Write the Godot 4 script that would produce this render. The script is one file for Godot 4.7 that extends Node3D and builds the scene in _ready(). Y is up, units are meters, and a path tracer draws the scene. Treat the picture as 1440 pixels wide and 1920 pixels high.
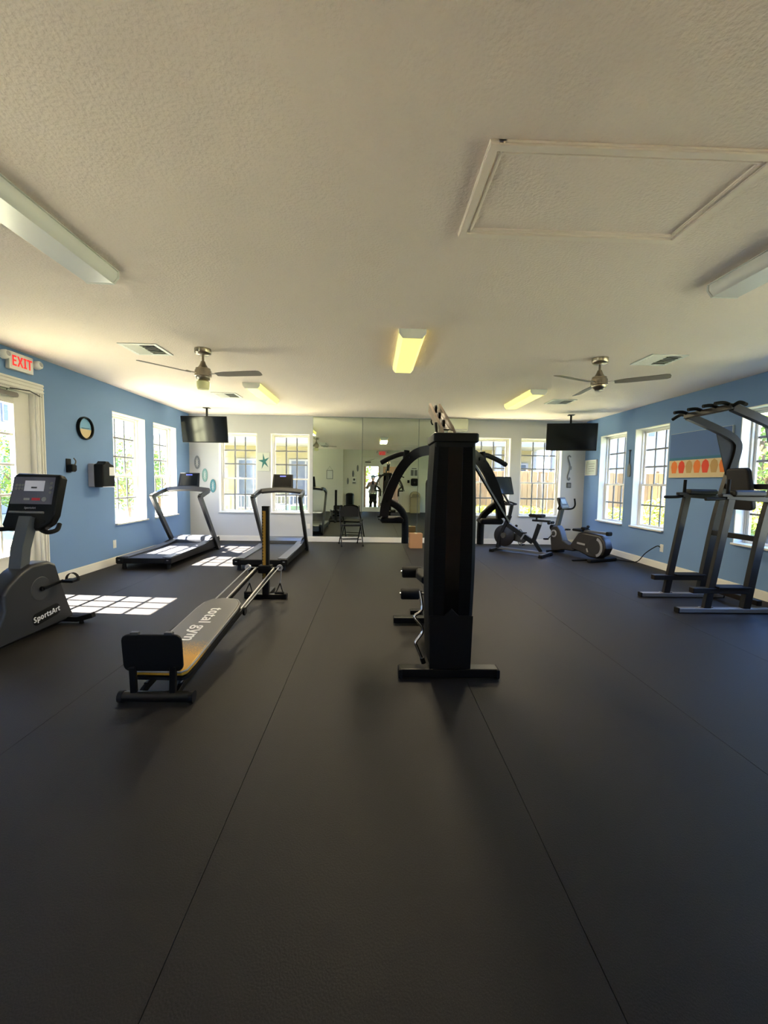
extends Node3D
# A community gym seen from just inside its double front door.

const XL := -3.98      # left wall
const XR := 4.71       # right wall
const ZF := -9.415     # far wall
const ZD := 0.18      # front wall, inner face
const HH := 2.74       # ceiling
const TW := 0.2        # wall thickness

var mats := {}
var used := {}
var noises := {}

# ---------------------------------------------------------------- mesh helpers
class MB:
	var v := PackedVector3Array()
	var n := PackedVector3Array()
	var t := PackedVector2Array()
	func tri(a: Vector3, b: Vector3, c: Vector3, na: Vector3, nb: Vector3, nc: Vector3) -> void:
		if (b - a).cross(c - a).dot(na + nb + nc) > 0.0:
			v.append_array(PackedVector3Array([a, c, b])); n.append_array(PackedVector3Array([na, nc, nb]))
		else:
			v.append_array(PackedVector3Array([a, b, c])); n.append_array(PackedVector3Array([na, nb, nc]))
		for k in 3: t.append(Vector2.ZERO)
	func quad(a: Vector3, b: Vector3, c: Vector3, d: Vector3, nn: Vector3) -> void:
		tri(a, b, c, nn, nn, nn); tri(a, c, d, nn, nn, nn)
	func quads(a: Vector3, b: Vector3, c: Vector3, d: Vector3, na: Vector3, nb: Vector3, nc: Vector3, nd: Vector3) -> void:
		tri(a, b, c, na, nb, nc); tri(a, c, d, na, nc, nd)
	func uvquad(a: Vector3, b: Vector3, c: Vector3, d: Vector3, nn: Vector3) -> void:
		# a bottom left, b bottom right, c top right, d top left, seen from nn
		var o := [Vector2(0, 1), Vector2(1, 1), Vector2(1, 0), Vector2(0, 0)]
		var p := [a, b, c, d]
		for k in [0, 2, 1, 0, 3, 2]:
			v.append(p[k]); n.append(nn); t.append(o[k])
	func mesh() -> ArrayMesh:
		var m := ArrayMesh.new()
		var arr := []
		arr.resize(Mesh.ARRAY_MAX)
		arr[Mesh.ARRAY_VERTEX] = v
		arr[Mesh.ARRAY_NORMAL] = n
		arr[Mesh.ARRAY_TEX_UV] = t
		m.add_surface_from_arrays(Mesh.PRIMITIVE_TRIANGLES, arr)
		return m

func box(m: MB, c: Vector3, s: Vector3, bev := 0.0, B := Basis()) -> MB:
	var h := s / 2.0
	var e: float = minf(bev, minf(h.x, minf(h.y, h.z)) * 0.9)
	for ax in 3:
		for sg in [-1.0, 1.0]:
			var u := (ax + 1) % 3
			var w := (ax + 2) % 3
			var ps := []
			for q in [[-1, -1], [1, -1], [1, 1], [-1, 1]]:
				var p := Vector3.ZERO
				p[ax] = sg * h[ax]; p[u] = q[0] * (h[u] - e); p[w] = q[1] * (h[w] - e)
				ps.append(c + B * p)
			var nn := Vector3.ZERO
			nn[ax] = sg
			m.quad(ps[0], ps[1], ps[2], ps[3], B * nn)
	if e > 0.0:
		for ax in 3:
			var u := (ax + 1) % 3
			var w := (ax + 2) % 3
			for su in [-1.0, 1.0]:
				for sw in [-1.0, 1.0]:
					var ps := []
					for q in [[-1, 0], [1, 0], [1, 1], [-1, 1]]:
						var p := Vector3.ZERO
						p[ax] = q[0] * (h[ax] - e)
						p[u] = su * (h[u] - (e if q[1] == 1 else 0.0))
						p[w] = sw * (h[w] - (0.0 if q[1] == 1 else e))
						ps.append(c + B * p)
					var n1 := Vector3.ZERO
					n1[u] = su
					var n2 := Vector3.ZERO
					n2[w] = sw
					n1 = B * n1; n2 = B * n2
					m.quads(ps[0], ps[1], ps[2], ps[3], n1, n1, n2, n2)
		for sx in [-1.0, 1.0]:
			for sy in [-1.0, 1.0]:
				for sz in [-1.0, 1.0]:
					m.tri(c + B * Vector3(sx * h.x, sy * (h.y - e), sz * (h.z - e)), c + B * Vector3(sx * (h.x - e), sy * h.y, sz * (h.z - e)), c + B * Vector3(sx * (h.x - e), sy * (h.y - e), sz * h.z), B * Vector3(sx, 0, 0), B * Vector3(0, sy, 0), B * Vector3(0, 0, sz))
	return m

func bx(c: Vector3, s: Vector3, bev := 0.0, B := Basis()) -> MB:
	return box(MB.new(), c, s, bev, B)

func bar(m: MB, a: Vector3, b: Vector3, w: float, h: float, up := Vector3.UP, bev := 0.004) -> MB:
	var d := (b - a).normalized()
	if absf(d.dot(up)) > 0.97: up = Vector3.FORWARD if absf(d.z) < 0.9 else Vector3.RIGHT
	var x := up.cross(d).normalized()
	return box(m, (a + b) / 2.0, Vector3(w, h, (b - a).length()), bev, Basis(x, d.cross(x), d))

func frames(p: Array) -> Array:
	var out := []
	var up := Vector3.ZERO
	for i in p.size():
		var d: Vector3 = (p[mini(i + 1, p.size() - 1)] - p[maxi(i - 1, 0)]).normalized()
		if up == Vector3.ZERO:
			up = Vector3.UP if absf(d.y) < 0.9 else Vector3.RIGHT
		var x := up.cross(d).normalized()
		up = d.cross(x)
		out.append([x, up, d])
	return out

func tube(m: MB, p: Array, r, seg := 10) -> MB:
	var fr := frames(p)
	for i in p.size():
		var ri: float = r[i] if r is Array else r
		if i == 0 or i == p.size() - 1:
			var nn: Vector3 = fr[i][2] * (-1.0 if i == 0 else 1.0)
			for k in seg:
				var a0 := TAU * k / seg
				var a1 := TAU * (k + 1) / seg
				m.tri(p[i], p[i] + (fr[i][0] * cos(a0) + fr[i][1] * sin(a0)) * ri, p[i] + (fr[i][0] * cos(a1) + fr[i][1] * sin(a1)) * ri, nn, nn, nn)
		if i < p.size() - 1:
			var rj: float = r[i + 1] if r is Array else r
			for k in seg:
				var a0 := TAU * k / seg
				var a1 := TAU * (k + 1) / seg
				var n0: Vector3 = fr[i][0] * cos(a0) + fr[i][1] * sin(a0)
				var n1: Vector3 = fr[i][0] * cos(a1) + fr[i][1] * sin(a1)
				var n2: Vector3 = fr[i + 1][0] * cos(a1) + fr[i + 1][1] * sin(a1)
				var n3: Vector3 = fr[i + 1][0] * cos(a0) + fr[i + 1][1] * sin(a0)
				m.quads(p[i] + n0 * ri, p[i] + n1 * ri, p[i + 1] + n2 * rj, p[i + 1] + n3 * rj, n0, n1, n2, n3)
	return m

func tb(p: Array, r, seg := 10) -> MB:
	return tube(MB.new(), p, r, seg)

func curve(p: Array, k := 5) -> Array:   # a smooth line through points
	var o := []
	for i in p.size() - 1:
		var a: Vector3 = p[maxi(i - 1, 0)]
		var d: Vector3 = p[mini(i + 2, p.size() - 1)]
		for j in k:
			o.append(p[i].cubic_interpolate(p[i + 1], a, d, float(j) / k))
	o.append(p[-1])
	return o

func sweep(m: MB, p: Array, w: float, h: float, side: Vector3) -> MB:   # a flat-sided beam along p; w across (along side), h in the plane of bending
	var ring := []
	for i in p.size():
		var d: Vector3 = (p[mini(i + 1, p.size() - 1)] - p[maxi(i - 1, 0)]).normalized()
		var x := (side - d * side.dot(d)).normalized()
		var y := d.cross(x)
		ring.append([p[i] - x * w / 2 - y * h / 2, p[i] + x * w / 2 - y * h / 2, p[i] + x * w / 2 + y * h / 2, p[i] - x * w / 2 + y * h / 2, x, y, d])
	for i in p.size() - 1:
		for k in 4:
			var q := (k + 1) % 4
			var f := func(j): return [-ring[j][5], ring[j][4], ring[j][5], -ring[j][4]][k]
			m.quads(ring[i][k], ring[i][q], ring[i + 1][q], ring[i + 1][k], f.call(i), f.call(i), f.call(i + 1), f.call(i + 1))
	m.quad(ring[0][0], ring[0][1], ring[0][2], ring[0][3], -ring[0][6])
	m.quad(ring[-1][0], ring[-1][1], ring[-1][2], ring[-1][3], ring[-1][6])
	return m

func prism(m: MB, poly: Array, depth: float, T := Transform3D(), bev := 0.0) -> MB:   # polygon in xy, extruded along z about 0
	var pp := PackedVector2Array(poly)
	if Geometry2D.is_polygon_clockwise(pp): pp.reverse()
	var c := pp.size()
	var nrm := []
	for i in c:
		var e1 := (pp[i] - pp[(i + c - 1) % c]).normalized()
		var e2 := (pp[(i + 1) % c] - pp[i]).normalized()
		nrm.append([Vector2(e1.y, -e1.x), Vector2(e2.y, -e2.x)])
	var inner := PackedVector2Array()
	for i in c:
		var a: Vector2 = nrm[i][0] + nrm[i][1]
		inner.append(pp[i] - a * (bev / maxf(0.5, 1.0 + nrm[i][0].dot(nrm[i][1]))))
	var h := depth / 2.0
	for i in c:
		var j := (i + 1) % c
		var n1: Vector2 = nrm[i][1]
		var n2 := n1
		if nrm[i][0].dot(nrm[i][1]) > 0.75: n1 = (nrm[i][0] + nrm[i][1]).normalized()
		if nrm[j][0].dot(nrm[j][1]) > 0.75: n2 = (nrm[j][0] + nrm[j][1]).normalized()
		var a := T.basis * Vector3(n1.x, n1.y, 0)
		var b := T.basis * Vector3(n2.x, n2.y, 0)
		var zz := h - bev
		m.quads(T * Vector3(pp[i].x, pp[i].y, -zz), T * Vector3(pp[j].x, pp[j].y, -zz), T * Vector3(pp[j].x, pp[j].y, zz), T * Vector3(pp[i].x, pp[i].y, zz), a, b, b, a)
		if bev > 0.0:
			for sg in [-1.0, 1.0]:
				var zn: Vector3 = T.basis * Vector3(0, 0, sg)
				m.quads(T * Vector3(pp[i].x, pp[i].y, sg * zz), T * Vector3(pp[j].x, pp[j].y, sg * zz), T * Vector3(inner[j].x, inner[j].y, sg * h), T * Vector3(inner[i].x, inner[i].y, sg * h), a, b, zn, zn)
	var use := inner if bev > 0.0 else pp
	var ix := Geometry2D.triangulate_polygon(use)
	for sg in [-1.0, 1.0]:
		var zn: Vector3 = T.basis * Vector3(0, 0, sg)
		for k in range(0, ix.size(), 3):
			m.tri(T * Vector3(use[ix[k]].x, use[ix[k]].y, sg * h), T * Vector3(use[ix[k + 1]].x, use[ix[k + 1]].y, sg * h), T * Vector3(use[ix[k + 2]].x, use[ix[k + 2]].y, sg * h), zn, zn, zn)
	return m

func pr(poly: Array, depth: float, T := Transform3D(), bev := 0.0) -> MB:
	return prism(MB.new(), poly, depth, T, bev)

func rrect(w: float, h: float, r: float, k := 4) -> Array:
	var o := []
	for q in [[1, 1, 0.0], [-1, 1, 90.0], [-1, -1, 180.0], [1, -1, 270.0]]:
		for i in k + 1:
			var a := deg_to_rad(q[2] + 90.0 * i / k)
			o.append(Vector2(q[0] * (w / 2 - r) + cos(a) * r, q[1] * (h / 2 - r) + sin(a) * r))
	return o

func circ(r: float, k := 20, ry := -1.0) -> Array:
	var o := []
	for i in k: o.append(Vector2(cos(TAU * i / k) * r, sin(TAU * i / k) * (r if ry < 0 else ry)))
	return o

func lathe(m: MB, prof: Array, T := Transform3D(), seg := 20) -> MB:   # prof of Vector2(radius, y)
	var c := prof.size()
	var en := []
	for i in c - 1:
		var d: Vector2 = (prof[i + 1] - prof[i]).normalized()
		en.append(Vector2(d.y, -d.x))
	for i in c - 1:
		var na: Vector2 = en[i]
		var nb: Vector2 = en[i]
		if i > 0 and en[i - 1].dot(en[i]) > 0.7: na = (en[i - 1] + en[i]).normalized()
		if i < c - 2 and en[i + 1].dot(en[i]) > 0.7: nb = (en[i + 1] + en[i]).normalized()
		for k in seg:
			var a0 := TAU * k / seg
			var a1 := TAU * (k + 1) / seg
			var P := func(q: Vector2, a: float) -> Vector3: return Vector3(q.x * cos(a), q.y, q.x * sin(a))
			m.quads(T * P.call(prof[i], a0), T * P.call(prof[i], a1), T * P.call(prof[i + 1], a1), T * P.call(prof[i + 1], a0), T.basis * P.call(na, a0), T.basis * P.call(na, a1), T.basis * P.call(nb, a1), T.basis * P.call(nb, a0))
	return m

func la(prof: Array, T := Transform3D(), seg := 20) -> MB:
	return lathe(MB.new(), prof, T, seg)

func TR(p: Vector3, rx := 0.0, ry := 0.0, rz := 0.0) -> Transform3D:   # degrees
	return Transform3D(Basis.from_euler(Vector3(deg_to_rad(rx), deg_to_rad(ry), deg_to_rad(rz))), p)

# ---------------------------------------------------------------- materials
func noise(key: String, kind: int, freq: float, size := 512, oct := 3, ramp = null, sd := 3) -> NoiseTexture2D:
	if noises.has(key): return noises[key]
	var f := FastNoiseLite.new()
	f.noise_type = kind; f.frequency = freq; f.fractal_octaves = oct; f.seed = sd
	var t := NoiseTexture2D.new()
	t.width = size; t.height = size; t.seamless = true; t.noise = f
	if ramp:
		var g := Gradient.new()
		g.offsets = PackedFloat32Array(ramp[0]); g.colors = PackedColorArray(ramp[1])
		t.color_ramp = g
	noises[key] = t
	return t

func M(key: String, c = null, rough := 0.6, metal := 0.0, ex := {}) -> StandardMaterial3D:
	if mats.has(key): return mats[key]
	var m := StandardMaterial3D.new()
	m.resource_name = key
	m.albedo_color = c; m.roughness = rough; m.metallic = metal
	for k in ex: m.set(k, ex[k])
	mats[key] = m
	return m

func tri_tex(m: StandardMaterial3D, scale: float, albedo = null, bump = null, depth := 0.1) -> void:
	m.uv1_triplanar = true; m.uv1_world_triplanar = true; m.uv1_scale = Vector3.ONE * scale
	if albedo: m.albedo_texture = albedo
	if bump:
		m.heightmap_enabled = true; m.heightmap_texture = bump; m.heightmap_scale = depth

func g(x: float) -> Color: return Color(x, x, x)

func make_materials() -> void:
	var S := FastNoiseLite.TYPE_SIMPLEX_SMOOTH
	var C := FastNoiseLite.TYPE_CELLULAR
	var ceil_m := M("ceiling_paint", Color(0.915, 0.86, 0.825), 0.9)
	tri_tex(ceil_m, 2.3, null, noise("stomp", S, 0.035, 512, 4), 0.34)
	M("blue_paint", Color(0.43, 0.555, 0.725), 0.75)
	M("front_paint", Color(0.86, 0.85, 0.80), 0.8)
	M("white_paint", Color(0.735, 0.745, 0.755), 0.8)
	M("trim", Color(0.87, 0.86, 0.83), 0.45)
	var fl := M("rubber", Color(1, 1, 1), 0.6, 0.0, {"metallic_specular": 0.35})
	tri_tex(fl, 1.1, noise("crumb", S, 0.28, 1024, 2, [[0.0, 0.42, 0.62, 0.8, 1.0], [Color(0.085, 0.077, 0.071), Color(0.107, 0.097, 0.09), Color(0.124, 0.113, 0.105), Color(0.163, 0.149, 0.138), Color(0.29, 0.267, 0.245)]]), noise("crumbh", S, 0.2, 512, 2), 0.06)
	M("under", g(0.08), 0.9)
	M("muntin_gray", g(0.46), 0.5)
	M("pane", Color(1, 1, 1, 0.02), 0.0, 0.0, {"transparency": BaseMaterial3D.TRANSPARENCY_ALPHA})
	M("mirror", Color(0.80, 0.845, 0.79), 0.0, 1.0)
	M("mirror_edge", Color(0.20, 0.27, 0.24), 0.3)
	M("black_steel", g(0.04), 0.4, 0.0, {"metallic_specular": 0.36})
	M("black_plastic", g(0.045), 0.5, 0.0, {"metallic_specular": 0.32})
	M("soft_black", g(0.04), 0.75, 0.0, {"metallic_specular": 0.35})
	M("dark_gray", g(0.2), 0.5)
	M("grey_steel", Color(0.36, 0.35, 0.34), 0.4, 0.3)
	M("mid_gray", g(0.4), 0.5)
	M("silver", Color(0.66, 0.66, 0.68), 0.35, 0.6)
	M("chrome", g(0.85), 0.15, 1.0)
	M("nickel", Color(0.62, 0.58, 0.52), 0.3, 1.0)
	M("blade", Color(0.42, 0.385, 0.35), 0.5)
	M("white_plastic", Color(0.86, 0.86, 0.84), 0.4)
	M("beige_plastic", Color(0.66, 0.60, 0.46), 0.5)
	M("screen", g(0.025), 0.12)
	M("opal", Color(0.90, 0.90, 0.72), 0.35, 0.0, {"backlight_enabled": true, "backlight": Color(0.7, 0.7, 0.55)})
	M("lens_off", Color(0.86, 0.86, 0.86), 0.25)
	M("lens_on", Color(0.9, 0.85, 0.6), 0.4, 0.0, {"emission_enabled": true, "emission": Color(1.0, 0.87, 0.45), "emission_energy_multiplier": 0.17})
	M("lens_dim", Color(0.9, 0.88, 0.65), 0.4, 0.0, {"emission_enabled": true, "emission": Color(1.0, 0.92, 0.46), "emission_energy_multiplier": 0.15})
	M("exit_red", Color(0.9, 0.1, 0.12), 0.4, 0.0, {"emission_enabled": true, "emission": Color(1.0, 0.13, 0.16), "emission_energy_multiplier": 0.09})
	M("white_ink", g(0.88), 0.6)
	M("grey_ink", g(0.55), 0.6)
	M("yellow_scale", Color(0.62, 0.47, 0.10), 0.55)
	M("cardboard", Color(0.63, 0.47, 0.33), 0.85)
	M("teal", Color(0.27, 0.50, 0.54), 0.7)
	M("pale_teal", Color(0.45, 0.60, 0.58), 0.7)
	M("grey_decor", Color(0.46, 0.48, 0.50), 0.7)
	M("brown_pad", Color(0.13, 0.115, 0.105), 0.6)
	M("red_light", Color(0.75, 0.15, 0.2), 0.4)
	M("blue_light", Color(0.3, 0.35, 0.75), 0.4, 0.0, {"emission_enabled": true, "emission": Color(0.30, 0.36, 0.9), "emission_energy_multiplier": 0.03})
	M("lcd", Color(0.70, 0.70, 0.74), 0.3, 0.0, {"emission_enabled": true, "emission": Color(0.72, 0.72, 0.78), "emission_energy_multiplier": 0.025})
	M("console_face", Color(0.37, 0.37, 0.42), 0.25)
	# outside
	var lawn := M("lawn", Color(1, 1, 1), 0.95)
	tri_tex(lawn, 0.9, noise("grass", S, 0.09, 512, 4, [[0.0, 0.5, 1.0], [Color(0.56, 0.57, 0.40), Color(0.66, 0.66, 0.50), Color(0.75, 0.74, 0.61)]]))
	var st := M("stucco", Color(0.64, 0.50, 0.37), 0.9)
	tri_tex(st, 3.0, null, noise("stomp", S, 0.035), 2.2)
	var pv := M("paving", Color(1, 1, 1), 0.9)
	tri_tex(pv, 1.5, noise("pave", S, 0.06, 512, 4, [[0.0, 1.0], [Color(0.88, 0.53, 0.28), Color(0.94, 0.62, 0.35)]]))
	M("ceiling_trim", Color(0.92, 0.87, 0.83), 0.6)
	M("dark_paving", Color(0.32, 0.21, 0.13), 0.9)
	M("facade", Color(0.47, 0.47, 0.48), 0.85)
	M("facade_cream", Color(0.46, 0.43, 0.33), 0.85)
	M("far_glass", Color(0.25, 0.28, 0.33), 0.15)
	M("roof", Color(0.45, 0.33, 0.27), 0.9)
	M("bark", Color(0.36, 0.28, 0.21), 0.9)
	for q in 3:
		M("leaf%d" % q, [Color(0.36, 0.42, 0.08), Color(0.24, 0.33, 0.09), Color(0.40, 0.45, 0.12)][q], 0.6, 0.0, {"backlight_enabled": true, "backlight": [Color(0.36, 0.40, 0.08), Color(0.24, 0.32, 0.08), Color(0.42, 0.44, 0.1)][q]})
	for q in 3:
		M("fence%d" % q, [Color(0.46, 0.35, 0.22), Color(0.41, 0.31, 0.20), Color(0.50, 0.39, 0.26)][q], 0.85)
	M("skin", Color(0.72, 0.52, 0.42), 0.55, 0.0, {"subsurf_scatter_enabled": true, "subsurf_scatter_strength": 0.1})
	M("hair", Color(0.12, 0.085, 0.06), 0.6)
	M("shirt", Color(0.55, 0.50, 0.46), 0.9, 0.0, {"metallic_specular": 0.1})
	M("trousers", Color(0.045, 0.045, 0.05), 0.9, 0.0, {"metallic_specular": 0.1})

# ---------------------------------------------------------------- objects
func numbered(called: String) -> String:
	var k: int = used.get(called, 0)
	used[called] = k + 1
	return called if k == 0 else "%s_%03d" % [called, k]

func tag(o: Node3D, label: String, category: String, group := "") -> Node3D:
	o.set_meta("label", label); o.set_meta("category", category)
	if group: o.set_meta("group", group)
	return o

func thing(called: String, label: String, category: String, at := Vector3.ZERO, turn := 0.0, group := "") -> Node3D:
	var o := Node3D.new()
	o.name = numbered(called)
	add_child(o)
	o.position = at; o.rotation.y = deg_to_rad(turn)
	return tag(o, label, category, group)

func part(parent: Node3D, called: String, m, mat: String, label := "") -> MeshInstance3D:
	var o := MeshInstance3D.new()
	o.name = called
	o.mesh = m.mesh() if m is MB else m
	o.material_override = mats[mat]
	parent.add_child(o, true)
	if label: o.set_meta("label", label)
	return o

func single(called: String, m, mat: String, label: String, category: String, group := "") -> MeshInstance3D:
	var o := MeshInstance3D.new()
	o.name = numbered(called)
	o.mesh = m.mesh() if m is MB else m
	o.material_override = mats[mat]
	add_child(o)
	tag(o, label, category, group)
	return o

func struct(called: String, m, mat: String) -> MeshInstance3D:
	var o := MeshInstance3D.new()
	o.name = called
	if m: o.mesh = m.mesh() if m is MB else m
	if m: o.material_override = mats[mat]
	add_child(o)
	o.set_meta("kind", "structure")
	return o

func struct_root(called: String, at: Transform3D) -> Node3D:
	var o := Node3D.new()
	o.name = called
	add_child(o)
	o.transform = at
	o.set_meta("kind", "structure")
	return o

func text(parent: Node3D, called: String, s: String, size: float, at: Transform3D, mat: String, font := "Droid Sans", bold := false, italic := false, depth := 0.002) -> MeshInstance3D:
	var f := SystemFont.new()
	f.font_names = PackedStringArray([font])
	if bold: f.font_weight = 700
	f.font_italic = italic
	var t := TextMesh.new()
	t.text = s; t.font = f; t.font_size = 64; t.pixel_size = size / 64.0; t.depth = depth
	var o := part(parent, called, t, mat)
	o.transform = at
	return o

func copy(o: Node3D, label := "") -> Node3D:
	var c: Node3D = o.duplicate()
	var base := String(o.name)
	if base.length() > 4 and base[-4] == "_" and base.right(3).is_valid_int(): base = base.left(-4)
	c.name = numbered(base)
	add_child(c)
	if label: c.set_meta("label", label)
	return c

# ---------------------------------------------------------------- the setting
func wall(called: String, T: Transform3D, length: float, mat: String, holes: Array) -> void:
	var m := MB.new()
	var xs := [0.0, length]
	for h in holes: xs.append_array([h[0], h[1]])
	xs.sort()
	for i in xs.size() - 1:
		var a: float = xs[i]
		var b: float = xs[i + 1]
		if b - a < 0.001: continue
		var mid := (a + b) / 2
		var ys := [0.0, HH]
		for h in holes:
			if mid > h[0] and mid < h[1]: ys = [0.0, h[2], h[3], HH]
		for k in range(0, ys.size(), 2):
			if ys[k + 1] - ys[k] > 0.001:
				var e0 := TW if i == 0 else 0.0
				var e1 := TW if i == xs.size() - 2 else 0.0
				box(m, Vector3((a - e0 + b + e1) / 2, (ys[k] + ys[k + 1]) / 2, -TW / 2), Vector3(b - a + e0 + e1, ys[k + 1] - ys[k], TW))
	var o := struct(called, m, mat)
	o.transform = T

func sash(root: Node3D, w: float, y0: float, y1: float, z: float, cols: int, rows: int) -> void:
	var f := 0.035
	var m := MB.new()
	for s in [-1, 1]:
		box(m, Vector3(s * (w / 2 - f / 2), (y0 + y1) / 2, z), Vector3(f, y1 - y0, 0.03), 0.003)
		box(m, Vector3(0, y0 + f / 2 if s < 0 else y1 - f / 2, z), Vector3(w - 2 * f, f, 0.03), 0.003)
	var o := part(root, "sash", m, "trim")
	var iw := w - 2 * f
	var ih := y1 - y0 - 2 * f
	var bw := 0.03
	for c in range(1, cols):
		part(o, "muntin", bx(Vector3(-iw / 2 + iw * c / cols, (y0 + y1) / 2, z), Vector3(bw, ih, 0.018), 0.003), "muntin_gray")
	for r in range(1, rows):
		part(o, "muntin", bx(Vector3(0, y0 + f + ih * r / rows, z), Vector3(iw, bw, 0.016), 0.003), "muntin_gray")
	var pm := MB.new()
	var hw := iw / cols / 2
	var hh := ih / rows / 2
	pm.quad(Vector3(-hw, -hh, 0), Vector3(hw, -hh, 0), Vector3(hw, hh, 0), Vector3(-hw, hh, 0), Vector3(0, 0, 1))
	var mesh := pm.mesh()
	for c in cols:
		for r in rows:
			part(o, "pane", mesh, "pane").position = Vector3(-iw / 2 + iw * (c + 0.5) / cols, y0 + f + ih * (r + 0.5) / rows, z)

func window(n: int, T: Transform3D, x0: float, x1: float, y0: float, y1: float) -> void:
	var w := x1 - x0
	var h := y1 - y0
	var root := struct_root("window_%d" % n, T * Transform3D(Basis(), Vector3((x0 + x1) / 2, y0, 0)))
	var m := MB.new()
	var b := 0.012
	for s in [-1, 1]:
		box(m, Vector3(s * (w / 2 - b / 2), h / 2, -TW / 2 + 0.001), Vector3(b, h, TW))
	box(m, Vector3(0, h - b / 2, -TW / 2 + 0.001), Vector3(w, b, TW))
	part(root, "jamb_liner", m, "trim")
	var f := MB.new()
	for s in [-1, 1]: box(f, Vector3(s * (w / 2 - b - 0.012), h / 2, -0.16), Vector3(0.024, h - 2 * b, 0.075), 0.003)
	box(f, Vector3(0, h - b - 0.012, -0.16), Vector3(w - 2 * b - 0.048, 0.024, 0.075), 0.003)
	part(root, "window_frame", f, "trim")
	part(root, "window_sill", bx(Vector3(0, 0.014, -TW / 2 + 0.02), Vector3(w + 0.002, 0.028, TW + 0.04), 0.004), "trim")
	var iw := w - 2 * b - 0.05
	var ym := 0.028 + (h - 0.06) * 0.435
	sash(root, iw, ym - 0.02, h - b - 0.024, -0.175, 3, 3)
	sash(root, iw, 0.028, ym + 0.015, -0.143, 3, 2)
	part(root, "sash_lock", bx(Vector3(0, ym + 0.022, -0.14), Vector3(0.05, 0.012, 0.025), 0.003), "silver")

func casing(root: Node3D, w: float, h: float, z: float, cw: float) -> void:
	for s in [-1, 1]:
		var m := MB.new()
		box(m, Vector3(s * (w / 2 + cw / 2), h / 2 + 0.0, z + 0.008), Vector3(cw, h, 0.016), 0.002)
		for q in [-0.34, 0.0, 0.34]:
			box(m, Vector3(s * (w / 2 + cw / 2) + q * cw, h / 2, z + 0.02), Vector3(cw * 0.2, h, 0.012), 0.004)
		part(root, "casing", m, "trim")
	var t := bx(Vector3(0, h + cw / 2, z + 0.008), Vector3(w + 2 * cw, cw, 0.016), 0.002)
	for q in [-0.34, 0.0, 0.34]:
		box(t, Vector3(0, h + cw / 2 + q * cw, z + 0.02), Vector3(w + 2 * cw, cw * 0.2, 0.012), 0.004)
	part(root, "casing", t, "trim")

func closer(root: Node3D, at: Vector3, dirx: float, arm: Vector3) -> void:
	var c := part(root, "door_closer", pr(rrect(0.26, 0.055, 0.024), 0.05, Transform3D(Basis(), at + Vector3(0, 0, 0.03)), 0.006), "grey_steel")
	var e := at + arm
	var k := at + Vector3(dirx * 0.07, 0.075, 0.05).lerp(arm, 0.45) + Vector3(0, 0.0, 0.09)
	part(c, "closer_arm", tube(tb([at + Vector3(0, 0.035, 0.03), at + Vector3(0, 0.06, 0.035), k], 0.007, 6), [k, e], 0.006, 6), "dark_gray")

func leaf(root: Node3D, xc: float, w: float, h: float, gx: float, gw: float, gy0: float, gy1: float, z: float, cols: int, rows: int, handle_x: float) -> Node3D:
	# a door leaf: stiles, rails, a framed light of glass
	var m := MB.new()
	var l := xc - w / 2
	var r := xc + w / 2
	var a := gx - gw / 2
	var b := gx + gw / 2
	box(m, Vector3((l + a) / 2, h / 2, z), Vector3(a - l, h, 0.045), 0.002)
	box(m, Vector3((b + r) / 2, h / 2, z), Vector3(r - b, h, 0.045), 0.002)
	box(m, Vector3(gx, gy0 / 2, z), Vector3(gw, gy0, 0.045), 0.002)
	box(m, Vector3(gx, (gy1 + h) / 2, z), Vector3(gw, h - gy1, 0.045), 0.002)
	var o := part(root, "leaf", m, "trim")
	var f := MB.new()
	for s in [-1, 1]:
		for zz in [-1, 1]:
			box(f, Vector3(gx + s * (gw / 2 + 0.012), (gy0 + gy1) / 2, z + zz * 0.026), Vector3(0.03, gy1 - gy0 + 0.054, 0.012), 0.004)
			box(f, Vector3(gx, (gy0 + gy1) / 2 + s * ((gy1 - gy0) / 2 + 0.012), z + zz * 0.026), Vector3(gw - 0.006, 0.03, 0.012), 0.004)
	part(o, "glazing_bead", f, "trim")
	for c in range(1, cols):
		part(o, "muntin", bx(Vector3(gx - gw / 2 + gw * c / cols, (gy0 + gy1) / 2, z), Vector3(0.03, gy1 - gy0, 0.02), 0.003), "trim")
	for k in range(1, rows):
		part(o, "muntin", bx(Vector3(gx, gy0 + (gy1 - gy0) * k / rows, z), Vector3(gw, 0.03, 0.018), 0.003), "trim")
	var hw := gw / cols / 2
	var hh := (gy1 - gy0) / rows / 2
	var pm := MB.new()
	pm.quad(Vector3(-hw, -hh, 0), Vector3(hw, -hh, 0), Vector3(hw, hh, 0), Vector3(-hw, hh, 0), Vector3(0, 0, 1))
	var mesh := pm.mesh()
	for c in cols:
		for k in rows:
			part(o, "pane", mesh, "pane").position = Vector3(gx - gw / 2 + gw * (c + 0.5) / cols, gy0 + (gy1 - gy0) * (k + 0.5) / rows, z)
	var hd := la([Vector2(0, 0), Vector2(0.028, 0), Vector2(0.028, 0.008), Vector2(0.01, 0.01), Vector2(0.01, 0.04), Vector2(0, 0.04)], Transform3D(Basis(Vector3.RIGHT, deg_to_rad(90)), Vector3(handle_x, 0.9, z + 0.0225)), 12)
	bar(hd, Vector3(handle_x, 0.9, z + 0.06), Vector3(handle_x - 0.11 * signf(handle_x - xc), 0.9, z + 0.06), 0.016, 0.016)
	part(o, "lever_handle", hd, "nickel")
	return o

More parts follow.
